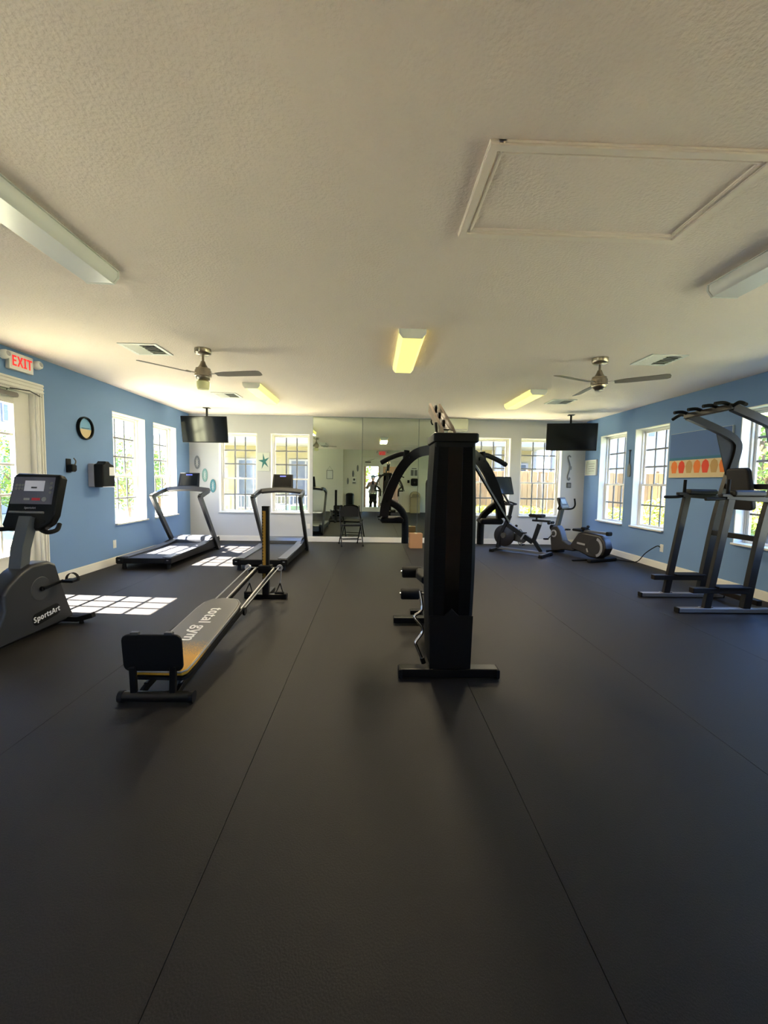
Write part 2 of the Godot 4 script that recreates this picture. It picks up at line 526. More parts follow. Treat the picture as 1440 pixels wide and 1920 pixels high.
func baseboard(called: String, a: Vector3, b: Vector3, inward: Vector3) -> void:
	var m := MB.new()
	bar(m, a + inward * 0.007 + Vector3(0, 0.05, 0), b + inward * 0.007 + Vector3(0, 0.05, 0), 0.014, 0.10, Vector3.UP, 0.002)
	bar(m, a + inward * 0.004 + Vector3(0, 0.108, 0), b + inward * 0.004 + Vector3(0, 0.108, 0), 0.008, 0.016, Vector3.UP, 0.002)
	struct(called, m, "trim")

func build_room() -> void:
	# floor: a slab and rolled-out rubber sheets with thin joints
	var floor_node := struct("floor", bx(Vector3((XL + XR) / 2, -0.107, (ZF + ZD) / 2 + 0.05), Vector3(XR - XL + 0.4, 0.2, ZD - ZF + 0.5)), "under")
	var edges := [XL, -3.0, -1.78, -0.56, 0.66, 1.88, 3.10, XR]
	for i in edges.size() - 1:
		part(floor_node, "rubber_sheet", bx(Vector3((edges[i] + edges[i + 1]) / 2, -0.0035, (ZF + ZD) / 2), Vector3(edges[i + 1] - edges[i] - 0.002, 0.007, ZD - ZF), 0.0012), "rubber")
	struct("ceiling", bx(Vector3((XL + XR) / 2, HH + 0.08, (ZF + ZD) / 2), Vector3(XR - XL + 0.4, 0.16, ZD - ZF + 0.4)), "ceiling_paint")
	var TL := Transform3D(Basis(Vector3(0, 0, -1), Vector3.UP, Vector3(1, 0, 0)), Vector3(XL, 0, ZD))
	var TRt := Transform3D(Basis(Vector3(0, 0, 1), Vector3.UP, Vector3(-1, 0, 0)), Vector3(XR, 0, ZF))
	var TF := Transform3D(Basis(), Vector3(XL, 0, ZF))
	var TD := Transform3D(Basis(Vector3(-1, 0, 0), Vector3.UP, Vector3(0, 0, -1)), Vector3(XR, 0, ZD))
	var y0 := 0.605
	var y1 := 2.355
	var lw := [[6.87, 7.81], [8.085, 8.99], [0.6, 1.45]]
	var lh := [[4.26, 5.38, 0.0, 2.32]]
	for q in lw: lh.append([q[0], q[1], y0, y1])
	wall("wall_left", TL, ZD - ZF, "blue_paint", lh)
	var rw := [[0.62, 1.53], [1.79, 2.68], [4.01, 4.93], [5.25, 6.15], [6.45, 7.35], [7.65, 8.75]]
	var rh := []
	for q in rw: rh.append([q[0], q[1], y0, y1])
	wall("wall_right", TRt, ZD - ZF, "blue_paint", rh)
	var fw := [[0.63, 1.46], [1.75, 2.60], [6.06, 7.02], [7.24, 8.17]]
	var fh := []
	for q in fw: fh.append([q[0], q[1], y0 + 0.01, y1])
	wall("wall_far", TF, XR - XL, "white_paint", fh)
	var dx0 := XR - 1.22
	var dx1 := XR + 0.46
	wall("wall_front", TD, XR - XL, "front_paint", [[dx0, dx1, 0.0, 2.32]])
	struct("trim_1", bx(Vector3((XL - 1.31) / 2, HH / 2, ZD - 0.06), Vector3(-1.31 - XL, HH, 0.12)), "front_paint")
	var n := 1
	for q in lw:
		window(n, TL, q[0], q[1], y0, y1); n += 1
	for q in fw:
		window(n, TF, q[0], q[1], y0 + 0.01, y1); n += 1
	for q in rw:
		window(n, TRt, q[0], q[1], y0, y1); n += 1
	# side door in the left wall
	var d1 := struct_root("door_1", TL * Transform3D(Basis(), Vector3(4.82, 0, 0)))
	var jm := MB.new()
	for s in [-1, 1]: box(jm, Vector3(s * 0.55, 1.16, -0.1), Vector3(0.02, 2.32, 0.2))
	box(jm, Vector3(0, 2.31, -0.1), Vector3(1.08, 0.02, 0.2))
	part(d1, "door_frame", jm, "trim")
	casing(d1, 1.12, 2.32, 0.0, 0.115)
	leaf(d1, 0.0, 1.07, 2.295, 0.005, 0.61, 0.45, 2.15, -0.075, 3, 5, -0.46)
	closer(d1, Vector3(0.20, 2.245, -0.05), -1.0, Vector3(0.45, 0.04, 0.06))
	# double door in the front wall
	var d2 := struct_root("door_2", TD * Transform3D(Basis(), Vector3((dx0 + dx1) / 2, 0, 0)))
	jm = MB.new()
	for s in [-1, 1]: box(jm, Vector3(s * 0.83, 1.16, -0.1), Vector3(0.02, 2.32, 0.2))
	box(jm, Vector3(0, 2.31, -0.1), Vector3(1.64, 0.02, 0.2))
	part(d2, "door_frame", jm, "trim")
	casing(d2, 1.68, 2.32, 0.0, 0.09)
	leaf(d2, 0.4085, 0.813, 2.295, 0.42, 0.70, 0.2, 2.02, -0.1, 1, 1, 0.04)
	leaf(d2, -0.4085, 0.813, 2.295, -0.42, 0.70, 0.2, 2.02, -0.1, 1, 1, -0.04)
	closer(d2, Vector3(0.6, 2.2, -0.0775), -1.0, Vector3(-0.3, 0.14, 0.09))
	# baseboards
	baseboard("baseboard_left", Vector3(XL, 0, -5.32), Vector3(XL, 0, ZF), Vector3(1, 0, 0))
	baseboard("baseboard_right", Vector3(XR, 0, ZD), Vector3(XR, 0, ZF), Vector3(-1, 0, 0))
	baseboard("baseboard_far", Vector3(XL, 0, ZF), Vector3(XR, 0, ZF), Vector3(0, 0, 1))
	# mirror: three panels on the far wall
	var mr := thing("wall_mirror", "tall frameless mirror panels covering the middle of the far wall", "mirror", Vector3(0.1, 0.112, ZF))
	for q in [[-1.313, -0.238], [-0.236, 0.995], [0.997, 1.525]]:
		var c: float = (q[0] + q[1]) / 2 - 0.1
		var w: float = q[1] - q[0]
		var p := part(mr, "mirror_panel", bx(Vector3(c, 1.31, 0.0045), Vector3(w - 0.002, 2.61, 0.005)), "mirror_edge")
		var sm := MB.new()
		sm.quad(Vector3(c - w / 2 + 0.004, 0.008, 0.0075), Vector3(c + w / 2 - 0.004, 0.008, 0.0075), Vector3(c + w / 2 - 0.004, 2.612, 0.0075), Vector3(c - w / 2 + 0.004, 2.612, 0.0075), Vector3(0, 0, 1))
		part(p, "silvered_face", sm, "mirror")

func build_ceiling_things() -> void:
	# attic hatch
	var h := thing("attic_hatch", "ceiling access hatch framed by white stepped moulding", "hatch", Vector3(1.075, HH, -2.15))
	part(h, "panel", bx(Vector3(0, -0.002, 0), Vector3(1.12, 0.004, 0.54)), "ceiling_paint")
	for q in [[Vector3(-0.585, 0, -0.3), Vector3(0.585, 0, -0.3), 0], [Vector3(-0.585, 0, 0.3), Vector3(0.585, 0, 0.3), 0], [Vector3(-0.585, 0, -0.335), Vector3(-0.585, 0, 0.335), 1], [Vector3(0.585, 0, -0.335), Vector3(0.585, 0, 0.335), 1]]:
		var m := MB.new()
		var side := Vector3(0, 0, signf(q[0].z)) if q[2] == 0 else Vector3(signf(q[0].x), 0, 0)
		bar(m, q[0] + Vector3(0, -0.006, 0), q[1] + Vector3(0, -0.006, 0), 0.07, 0.012, Vector3.UP, 0.003)
		bar(m, q[0] + side * 0.012 + Vector3(0, -0.016, 0), q[1] + side * 0.012 + Vector3(0, -0.016, 0), 0.04, 0.012, Vector3.UP, 0.004)
		bar(m, q[0] - side * 0.024 + Vector3(0, -0.013, 0), q[1] - side * 0.024 + Vector3(0, -0.013, 0), 0.012, 0.008, Vector3.UP, 0.003)
		part(h, "moulding", m, "ceiling_trim")
	# wraparound fluorescent fittings
	var prof := [Vector2(-0.125, 0), Vector2(0.125, 0), Vector2(0.125, -0.042), Vector2(0.092, -0.083), Vector2(-0.092, -0.083), Vector2(-0.125, -0.042)]
	var lensp := [Vector2(-0.12, -0.004), Vector2(0.12, -0.004), Vector2(0.12, -0.042), Vector2(0.088, -0.08), Vector2(-0.088, -0.08), Vector2(-0.12, -0.042)]
	for f in [[-1.87, -2.42, "lens_off", "unlit wraparound ceiling fitting above the upright bike", 0.0], [2.42, -2.36, "lens_off", "unlit wraparound ceiling fitting beside the attic hatch", 0.0], [0.345, -4.62, "lens_on", "brightly lit yellow wraparound ceiling fitting in the middle of the room", 1.0], [-1.77, -6.95, "lens_dim", "lit wraparound ceiling fitting near the treadmills", 0.6], [2.42, -6.95, "lens_dim", "lit wraparound ceiling fitting near the two exercise bikes", 0.6]]:
		var t := thing("ceiling_light", f[3], "light", Vector3(f[0], HH, f[1]), 0.0, "wraparound ceiling lights")
		part(t, "lens", pr(lensp, 1.25, Transform3D(), 0.002), f[2])
		for s in [-1, 1]: part(t, "end_cap", pr(prof, 0.018, Transform3D(Basis(), Vector3(0, 0, s * 0.634)), 0.003), "white_plastic")
		part(t, "mounting_pan", bx(Vector3(0, -0.002, 0), Vector3(0.262, 0.004, 1.26)), "white_plastic")
		if f[4] > 0.0:
			var l := AreaLight3D.new()
			l.name = "fluorescent_glow"
			l.area_size = Vector2(0.22, 1.2); l.light_energy = f[4]; l.light_color = Color(1.0, 0.93, 0.78)
			l.area_range = 14.0; l.shadow_enabled = true
			t.add_child(l, true)
			l.position = Vector3(0, -0.1, 0); l.rotation = Vector3(-PI / 2, 0, 0)
	# air vents
	for f in [[-2.47, -4.80, "left"], [3.13, -4.73, "right"], [-2.43, -7.25, "fl"], [3.13, -7.2, "fr"]]:
		var lab: String = {"left": "white louvred ceiling vent between the exit door and the lit ceiling fan", "right": "white louvred ceiling vent beside the fan without a lamp glass", "fl": "white louvred ceiling vent in front of the television above the treadmills", "fr": "white louvred ceiling vent in front of the television above the bikes"}[f[2]]
		var t := thing("ceiling_vent", lab, "vent", Vector3(f[0], HH, f[1]), 0.0, "ceiling vents")
		part(t, "backing", bx(Vector3(0, -0.001, 0), Vector3(0.34, 0.002, 0.34)), "soft_black")
		var m := MB.new()
		for s in [-1, 1]:
			box(m, Vector3(s * 0.18, -0.006, 0), Vector3(0.04, 0.012, 0.40), 0.003)
			box(m, Vector3(0, -0.006, s * 0.18), Vector3(0.32, 0.012, 0.04), 0.003)
		box(m, Vector3(0, -0.006, 0), Vector3(0.012, 0.012, 0.32))
		part(t, "frame", m, "white_plastic")
		for side in [-1, 1]:
			for k in 6:
				part(t, "louvre", bx(Vector3(side * 0.083, -0.009, -0.135 + 0.054 * k), Vector3(0.15, 0.002, 0.034), 0.0, Basis(Vector3.RIGHT, side * 0.6)), "white_plastic")
	# ceiling fans
	fan(Vector3(-1.85, HH, -4.76), 9.5, true, "brushed nickel three-blade ceiling fan with a frosted lamp glass")
	fan(Vector3(2.485, HH, -4.74), 34.0, false, "brushed nickel three-blade ceiling fan without a lamp glass")

func fan(at: Vector3, ang: float, lamp: bool, label: String) -> void:
	var t := thing("ceiling_fan", label, "ceiling fan", at, 0.0, "ceiling fans")
	part(t, "canopy", la([Vector2(0, 0), Vector2(0.085, 0), Vector2(0.085, -0.045), Vector2(0.07, -0.06), Vector2(0.02, -0.065), Vector2(0, -0.065)]), "nickel")
	part(t, "downrod", la([Vector2(0.013, -0.06), Vector2(0.013, -0.14)], Transform3D(), 10), "nickel")
	part(t, "motor", la([Vector2(0, -0.13), Vector2(0.022, -0.13), Vector2(0.034, -0.165), Vector2(0.055, -0.20), Vector2(0.075, -0.205), Vector2(0.078, -0.225), Vector2(0.085, -0.23), Vector2(0.088, -0.29), Vector2(0.075, -0.295), Vector2(0.07, -0.32), Vector2(0.05, -0.335), Vector2(0, -0.335)], Transform3D(), 24), "nickel")
	for k in 3:
		var a := deg_to_rad(ang + 120.0 * k)
		var B := Basis(Vector3.UP, -a)
		var bl := pr([Vector2(0.15, -0.035), Vector2(0.26, -0.055), Vector2(0.62, -0.065), Vector2(0.655, -0.055), Vector2(0.665, -0.02), Vector2(0.66, 0.035), Vector2(0.63, 0.05), Vector2(0.26, 0.05), Vector2(0.15, 0.035)], 0.007, Transform3D(B * Basis(Vector3.RIGHT, -PI / 2 - 0.2), Vector3(0, -0.27, 0)), 0.002)
		var p := part(t, "blade", bl, "blade")
		var ir := MB.new()
		bar(ir, B * Vector3(0.06, -0.265, 0), B * Vector3(0.19, -0.262, 0), 0.035, 0.006, Vector3.UP, 0.002)
		part(p, "blade_iron", ir, "nickel")
	if lamp:
		part(t, "lamp_glass", la([Vector2(0, -0.335), Vector2(0.055, -0.337), Vector2(0.068, -0.35), Vector2(0.066, -0.40), Vector2(0.058, -0.425), Vector2(0.0, -0.432)], Transform3D(), 20), "opal")
	else:
		part(t, "cap", la([Vector2(0, -0.335), Vector2(0.05, -0.335), Vector2(0.04, -0.348), Vector2(0, -0.352)]), "nickel")

func tv(at: Vector3, turn: float, tilt: float, w: float, label: String) -> void:
	var t := thing("television", label, "television", at, turn, "ceiling-hung televisions")
	# at: where the ceiling pole meets the ceiling; the set hangs in front (+z) of the pole
	var hh := w * 0.565
	part(t, "ceiling_plate", bx(Vector3(0, -0.006, 0), Vector3(0.12, 0.012, 0.12), 0.003), "black_steel")
	part(t, "pole", tb([Vector3(0, -0.01, 0), Vector3(0, -0.30, 0)], 0.02, 10), "black_steel")
	var br := bx(Vector3(0, -0.20, 0.015), Vector3(0.30, 0.03, 0.05), 0.004)
	for s in [-1, 1]: bar(br, Vector3(s * 0.13, -0.17, 0.03), Vector3(s * 0.13, -0.40, 0.06), 0.025, 0.012)
	part(t, "bracket", br, "black_steel")
	var B := Basis(Vector3.RIGHT, deg_to_rad(tilt))
	var c := Vector3(0, -0.21 - hh / 2 + 0.03, 0.11)
	var bd := pr(rrect(w, hh, 0.012), 0.035, Transform3D(B, c), 0.006)
	box(bd, c + B * Vector3(0, -0.03, -0.03), Vector3(w * 0.6, hh * 0.6, 0.04), 0.012, B)
	var p := part(t, "cabinet", bd, "black_plastic")
	part(p, "screen", bx(c + B * Vector3(0, 0.004, 0.0178), Vector3(w - 0.02, hh - 0.03, 0.002), 0.0, B), "screen")

func build_wall_things() -> void:
	tv(Vector3(-3.28, HH, -8.60), -3.0, 9.0, 0.90, "black flat television hung from the ceiling pole by the blue and white corner")
	tv(Vector3(3.95, HH, -8.55), -12.0, 4.0, 0.95, "black flat television hung from the ceiling above the two exercise bikes")
	# exit sign over the side door
	for e in 2:
		var B := Basis(Vector3.UP, PI / 2) if e == 0 else Basis(Vector3.UP, PI)
		var t := thing("exit_sign", ["white exit sign with red letters and twin lamps above the side door", "small red exit sign with twin lamps above the double front door"][e], "exit sign", Vector3(XL, 2.60, -4.97) if e == 0 else Vector3(0.41, 2.60, ZD))
		t.basis = B
		part(t, "housing", bx(Vector3(0, 0, 0.025), Vector3(0.33, 0.19, 0.05), 0.006), "white_plastic")
		part(t, "face", bx(Vector3(0, 0, 0.051), Vector3(0.28, 0.15, 0.003)), "white_plastic" if e == 0 else "exit_red")
		if e == 0:
			text(t, "exit_letters", "EXIT", 0.155, Transform3D(Basis.from_scale(Vector3(0.86, 1.0, 1.0)), Vector3(0, 0, 0.053)), "exit_red", "Droid Sans", true)
		else:
			text(t, "exit_letters", "EXIT", 0.155, Transform3D(Basis.from_scale(Vector3(0.86, 1.0, 1.0)), Vector3(0, 0, 0.053)), "white_ink", "Droid Sans", true)
		for s in [-1, 1]:
			var arm := part(t, "lamp_head", la([Vector2(0, 0), Vector2(0.045, 0), Vector2(0.05, 0.02), Vector2(0.045, 0.06), Vector2(0.03, 0.075), Vector2(0, 0.075)], TR(Vector3(s * 0.225, 0.03, 0.02), 80), 16), "white_plastic")
			part(arm, "lamp_lens", la([Vector2(0, 0.076), Vector2(0.028, 0.0755), Vector2(0.02, 0.082), Vector2(0, 0.084)], TR(Vector3(s * 0.225, 0.03, 0.02), 80), 16), "silver")
			part(t, "lamp_neck", tb([Vector3(s * 0.16, 0.03, 0.025), Vector3(s * 0.2, 0.03, 0.03)], 0.012, 8), "white_plastic")
	# clock
	var c := thing("wall_clock", "round wall clock with black rim and beach picture dial", "clock", Vector3(XL, 2.012, -6.04))
	c.basis = Basis(Vector3.UP, PI / 2)
	part(c, "rim", la([Vector2(0.135, 0.0), Vector2(0.155, 0.0), Vector2(0.158, 0.025), Vector2(0.15, 0.045), Vector2(0.138, 0.04), Vector2(0.135, 0.012)], TR(Vector3.ZERO, 90), 32), "black_plastic")
	var dial := MB.new()
	prism(dial, circ(0.137, 32), 0.01, Transform3D(Basis(), Vector3(0, 0, 0.006)))
	part(c, "dial", dial, "clock_sky")
	var sand := []
	for i in 17:
		var a := PI + PI * i / 16.0
		sand.append(Vector2(cos(a) * 0.1365, sin(a) * 0.1365 + 0.0) if i > 0 and i < 16 else Vector2(cos(a) * 0.1365, -0.012))
	part(c, "sand_print", pr(sand, 0.002, Transform3D(Basis(), Vector3(0, 0, 0.012))), "clock_sand")
	var hands := bx(Vector3(-0.03, 0.0, 0.015), Vector3(0.075, 0.006, 0.002))
	box(hands, Vector3(0.045, 0.004, 0.016), Vector3(0.1, 0.005, 0.002), 0.0, Basis(Vector3.BACK, 0.1))
	part(c, "hands", hands, "soft_black")
	# dispensers on the left wall
	var s1 := thing("wall_hook_box", "small black holder on the blue wall beside the paper towel dispenser", "holder", Vector3(XL, 1.49, -5.71))
	s1.basis = Basis(Vector3.UP, PI / 2)
	part(s1, "back_plate", bx(Vector3(0, 0, 0.006), Vector3(0.09, 0.18, 0.012), 0.004), "black_plastic")
	part(s1, "cup", bx(Vector3(0, -0.03, 0.05), Vector3(0.1, 0.1, 0.08), 0.02), "black_plastic")
	part(s1, "lever", tb(curve([Vector3(0.02, 0.0, 0.07), Vector3(0.03, 0.06, 0.08), Vector3(0.02, 0.10, 0.06)]), 0.008, 8), "grey_steel")
	var s2 := thing("paper_towel_dispenser", "black and grey paper towel dispenser with a label on the blue wall", "dispenser", Vector3(XL, 1.37, -6.22))
	s2.basis = Basis(Vector3.UP, PI / 2)
	part(s2, "back_case", bx(Vector3(0, 0, 0.045), Vector3(0.27, 0.33, 0.09), 0.012), "grey_case")
	part(s2, "front_cover", pr([Vector2(-0.14, -0.165), Vector2(0.14, -0.165), Vector2(0.145, 0.10), Vector2(0.12, 0.155), Vector2(0.04, 0.175), Vector2(0.02, 0.20), Vector2(-0.06, 0.20), Vector2(-0.085, 0.17), Vector2(-0.14, 0.155)], 0.14, Transform3D(Basis(), Vector3(0, 0, 0.15)), 0.02), "black_plastic")
	part(s2, "label_sticker", bx(Vector3(0.06, 0.06, 0.2215), Vector3(0.12, 0.12, 0.002)), "white_ink")
	# outlets
	for q in [[Vector3(XL, 0.317, -6.66), PI / 2, "white wall outlet low on the blue wall under the window by the treadmill"], [Vector3(XR, 0.345, -6.75), -PI / 2, "white wall outlet with a plugged-in black cord near the dip station"]]:
		var o := thing("wall_outlet", q[2], "outlet", q[0])
		o.basis = Basis(Vector3.UP, q[1])
		part(o, "cover_plate", bx(Vector3(0, 0, 0.003), Vector3(0.08, 0.125, 0.006), 0.003), "white_plastic")
		for s in [-1, 1]:
			var soc := bx(Vector3(0, s * 0.027, 0.006), Vector3(0.036, 0.03, 0.003), 0.001)
			part(o, "socket", soc, "trim")
	single("power_cord", tb(curve([Vector3(XR - 0.03, 0.36, -6.75), Vector3(XR - 0.07, 0.37, -6.78), Vector3(XR - 0.10, 0.22, -7.0), Vector3(XR - 0.09, 0.05, -7.2), Vector3(XR - 0.11, 0.008, -7.35), Vector3(4.48, 0.008, -7.5), Vector3(4.42, 0.008, -7.56)]), 0.008, 6), "black_plastic", "black power cord drooping from the outlet on the right wall", "cord")
	# air conditioner
	var ac := thing("wall_air_conditioner", "white wall-mounted air conditioner high beside the mirror", "air conditioner", Vector3(1.79, 2.60, ZF))
	part(ac, "case", pr([Vector2(0, -0.13), Vector2(0.13, -0.13), Vector2(0.175, -0.07), Vector2(0.185, 0.06), Vector2(0.165, 0.13), Vector2(0, 0.13)], 0.50, TR(Vector3.ZERO, 0, -90), 0.02), "ac_white")
	part(ac, "louvre", bx(Vector3(0, -0.105, 0.158), Vector3(0.44, 0.05, 0.008), 0.002, Basis(Vector3.RIGHT, -0.6)), "white_plastic")
	# far wall decor
	for q in [[-3.809, 1.699, "grey_decor", "grey oval wall medallion, topmost of three in the white corner"], [-3.647, 1.425, "pale_teal", "pale teal oval wall medallion, middle one of three"], [-3.477, 1.196, "teal", "teal oval wall medallion, lowest of three beside the window"]]:
		var t := thing("wall_medallion", q[3], "wall decor", Vector3(q[0], q[1], ZF), 0.0, "oval wall medallions")
		part(t, "plaque", pr(circ(0.052, 24, 0.135), 0.014, Transform3D(Basis(), Vector3(0, 0, 0.007)), 0.004), q[2])
		var rim := MB.new()
		var ring := []
		for i in 25: ring.append(Vector3(cos(TAU * i / 24.0) * 0.055, sin(TAU * i / 24.0) * 0.14, 0.012))
		tube(rim, ring, 0.006, 6)
		part(t, "rim", rim, q[2])
		var star := MB.new()
		for i in 10: bar(star, Vector3(0, 0, 0.016), Vector3(cos(TAU * i / 10) * 0.036, sin(TAU * i / 10) * 0.095, 0.015), 0.006, 0.004)
		part(t, "relief", star, "white_ink")
	var cv := thing("canvas_picture", "small pale canvas with a teal starfish between the far windows", "picture", Vector3(-2.385, 1.735, ZF))
	part(cv, "canvas", bx(Vector3(0, 0, 0.012), Vector3(0.27, 0.40, 0.024), 0.004), "canvas_pale")
	var sf := []
	for i in 10:
		var a := TAU * i / 10.0 + 0.5
		var r := 0.16 if i % 2 == 0 else 0.045
		sf.append(Vector2(cos(a) * r * 0.8, sin(a) * r * 1.15))
	part(cv, "starfish_print", pr(sf, 0.003, Transform3D(Basis(), Vector3(0.02, 0.01, 0.025))), "teal_dark")
	var sh := thing("seahorse_ornament", "slim grey seahorse ornament hanging on the white wall by the bikes", "wall decor", Vector3(4.35, 1.72, ZF))
	part(sh, "body", tb(curve([Vector3(0.03, 0.24, 0.015), Vector3(-0.01, 0.27, 0.02), Vector3(-0.03, 0.22, 0.02), Vector3(0.0, 0.13, 0.02), Vector3(0.025, 0.02, 0.022), Vector3(0.0, -0.1, 0.018), Vector3(-0.025, -0.2, 0.015), Vector3(0.0, -0.27, 0.014), Vector3(0.03, -0.24, 0.014), Vector3(0.015, -0.215, 0.014)], 4), 0.014, 8), "grey_decor")
	part(sh, "fin", pr([Vector2(0.02, 0.05), Vector2(0.06, 0.03), Vector2(0.055, -0.04), Vector2(0.015, -0.05)], 0.008, Transform3D(Basis(), Vector3(0, 0, 0.016))), "grey_decor")
	var pq := thing("wall_plaque", "small dark square plaque under the seahorse ornament", "wall decor", Vector3(4.365, 1.335, ZF))
	part(pq, "plate", bx(Vector3(0, 0, 0.01), Vector3(0.1, 0.115, 0.02), 0.006), "dark_gray")
	part(pq, "inset", bx(Vector3(0, 0, 0.021), Vector3(0.06, 0.07, 0.003)), "mid_gray")
	single("wall_outlet", bx(Vector3(-1.40, 0.34, ZF + 0.004), Vector3(0.07, 0.115, 0.008), 0.003), "trim", "white wall outlet between the window and the mirror edge", "outlet")
	# right wall decor
	var fr := thing("framed_certificate", "framed notice with pale print on the blue wall by the corner", "picture", Vector3(XR, 1.72, -9.1))
	fr.basis = Basis(Vector3.UP, -PI / 2)
	var fm := MB.new()
	for s in [-1, 1]:
		box(fm, Vector3(s * 0.215, 0, 0.02), Vector3(0.02, 0.33, 0.04), 0.003)
		box(fm, Vector3(0, s * 0.155, 0.02), Vector3(0.41, 0.02, 0.04), 0.003)
	part(fr, "frame", fm, "white_plastic")
	part(fr, "print", bx(Vector3(0, 0, 0.012), Vector3(0.41, 0.29, 0.004)), "canvas_pale")
	for k in 4: part(fr, "print_line", bx(Vector3(0, 0.08 - 0.05 * k, 0.0145), Vector3(0.26 - 0.04 * (k % 2), 0.012, 0.001)), "grey_ink")
	var oar := thing("oar_ornament", "dark wooden paddle ornament between two windows on the blue wall", "wall decor", Vector3(XR, 1.76, -7.74))
	oar.basis = Basis(Vector3.UP, -PI / 2)
	part(oar, "shaft", tb([Vector3(0, -0.02, 0.015), Vector3(0, 0.22, 0.015)], 0.011, 8), "dark_gray")
	part(oar, "grip", bx(Vector3(0, 0.23, 0.015), Vector3(0.06, 0.025, 0.02), 0.006), "dark_gray")
	part(oar, "blade", pr([Vector2(-0.012, 0.0), Vector2(0.012, 0.0), Vector2(0.045, -0.06), Vector2(0.05, -0.2), Vector2(0.03, -0.25), Vector2(-0.03, -0.25), Vector2(-0.05, -0.2), Vector2(-0.045, -0.06)], 0.016, Transform3D(Basis(), Vector3(0, 0, 0.012)), 0.004), "oar_grey")
	var mu := thing("beach_panorama", "long canvas panorama of a blue sky and orange beach umbrellas", "picture", Vector3(XR, 1.82, -6.08))
	mu.basis = Basis(Vector3.UP, -PI / 2)
	part(mu, "canvas", bx(Vector3(0, 0, 0.015), Vector3(1.16, 0.68, 0.03), 0.004), "canvas_pale")
	part(mu, "sky_print", bx(Vector3(0, 0.15, 0.0305), Vector3(1.15, 0.37, 0.001)), "print_sky")
	part(mu, "sea_print", bx(Vector3(0, -0.055, 0.0305), Vector3(1.15, 0.04, 0.001)), "print_sea")
	part(mu, "sand_print", bx(Vector3(0, -0.205, 0.0305), Vector3(1.15, 0.26, 0.001)), "clock_sand")
	for k in 7:
		var x := -0.46 + 0.155 * k
		part(mu, "umbrella_print", pr([Vector2(x - 0.07, -0.17), Vector2(x - 0.05, -0.11), Vector2(x, -0.08), Vector2(x + 0.05, -0.11), Vector2(x + 0.07, -0.17), Vector2(x + 0.045, -0.27), Vector2(x - 0.045, -0.27)], 0.001, Transform3D(Basis(), Vector3(0, 0, 0.0315))), ["print_orange", "print_red", "print_tan"][k % 3])
	# front wall, seen in the mirror
	for q in [[-1.10, 1.35], [-0.875, 1.675], [-0.67, 1.92]]:
		var t := thing("wall_slat_ornament", ["slim grey wall ornament beside the thermostat, lowest of three", "slim grey wall ornament above the thermostat, middle of three", "slim grey wall ornament by the front door, topmost of three"][[-1.10, -0.875, -0.67].find(q[0])], "wall decor", Vector3(q[0], q[1], ZD), 180.0, "slim front wall ornaments")
		part(t, "plaque", pr(circ(0.04, 20, 0.145), 0.014, Transform3D(Basis(), Vector3(0, 0, 0.007)), 0.004), "mid_gray")
		part(t, "rim", pr(circ(0.028, 20, 0.125), 0.006, Transform3D(Basis(), Vector3(0, 0, 0.016)), 0.002), "grey_decor")
	var th := thing("soap_dispenser", "white wall dispenser with a dark front on the front wall", "dispenser", Vector3(-0.82, 1.38, ZD), 180.0)
	part(th, "case", bx(Vector3(0, 0, 0.04), Vector3(0.2, 0.3, 0.08), 0.02), "white_plastic")
	part(th, "window_patch", pr(circ(0.045, 16, 0.05), 0.004, Transform3D(Basis(), Vector3(0, 0.04, 0.081))), "dark_gray")
	part(th, "push_lever", bx(Vector3(0, -0.1, 0.085), Vector3(0.14, 0.05, 0.012), 0.004), "mid_gray")
	var po := thing("workout_poster", "grey exercise poster on the front wall above a black box", "poster", Vector3(1.83, 1.79, ZD), 180.0)
	part(po, "sheet", bx(Vector3(0, 0, 0.003), Vector3(0.36, 0.42, 0.004)), "white_plastic")
	part(po, "print", bx(Vector3(-0.08, -0.03, 0.0055), Vector3(0.13, 0.26, 0.001)), "mid_gray")
	part(po, "print", bx(Vector3(0.08, -0.03, 0.0055), Vector3(0.13, 0.26, 0.001)), "mid_gray")
	part(po, "print", bx(Vector3(0.0, 0.16, 0.0055), Vector3(0.22, 0.04, 0.001)), "mid_gray")
	var bb := thing("black_wall_dispenser", "boxy black dispenser on the front wall under the poster", "dispenser", Vector3(1.845, 1.35, ZD), 180.0)
	part(bb, "case", bx(Vector3(0, 0, 0.11), Vector3(0.31, 0.32, 0.22), 0.04), "black_plastic")
	part(bb, "knob", pr(circ(0.04, 16), 0.02, Transform3D(Basis(), Vector3(0, -0.02, 0.225))), "dark_gray")
	var bh := thing("small_wall_holder", "tiny black holder beside the boxy black dispenser", "holder", Vector3(1.59, 1.37, ZD), 180.0)
	part(bh, "plate", bx(Vector3(0, 0, 0.006), Vector3(0.1, 0.13, 0.012), 0.004), "black_plastic")
	part(bh, "cup", bx(Vector3(0, -0.02, 0.045), Vector3(0.08, 0.07, 0.07), 0.02), "black_plastic")
	var dc := thing("dome_top_bin", "beige dome-top litter bin against the front wall", "bin", Vector3(1.87, 0, ZD - 0.27))
	part(dc, "body", pr(rrect(0.44, 0.40, 0.06), 0.68, TR(Vector3(0, 0.34, 0), 90), 0.01), "beige_plastic")
	part(dc, "dome", pr([Vector2(-0.22, 0), Vector2(0.22, 0), Vector2(0.22, 0.06), Vector2(0.2, 0.15), Vector2(0.14, 0.22), Vector2(0.06, 0.255), Vector2(-0.06, 0.255), Vector2(-0.14, 0.22), Vector2(-0.2, 0.15), Vector2(-0.22, 0.06)], 0.40, Transform3D(Basis(), Vector3(0, 0.685, 0)), 0.015), "beige_plastic")
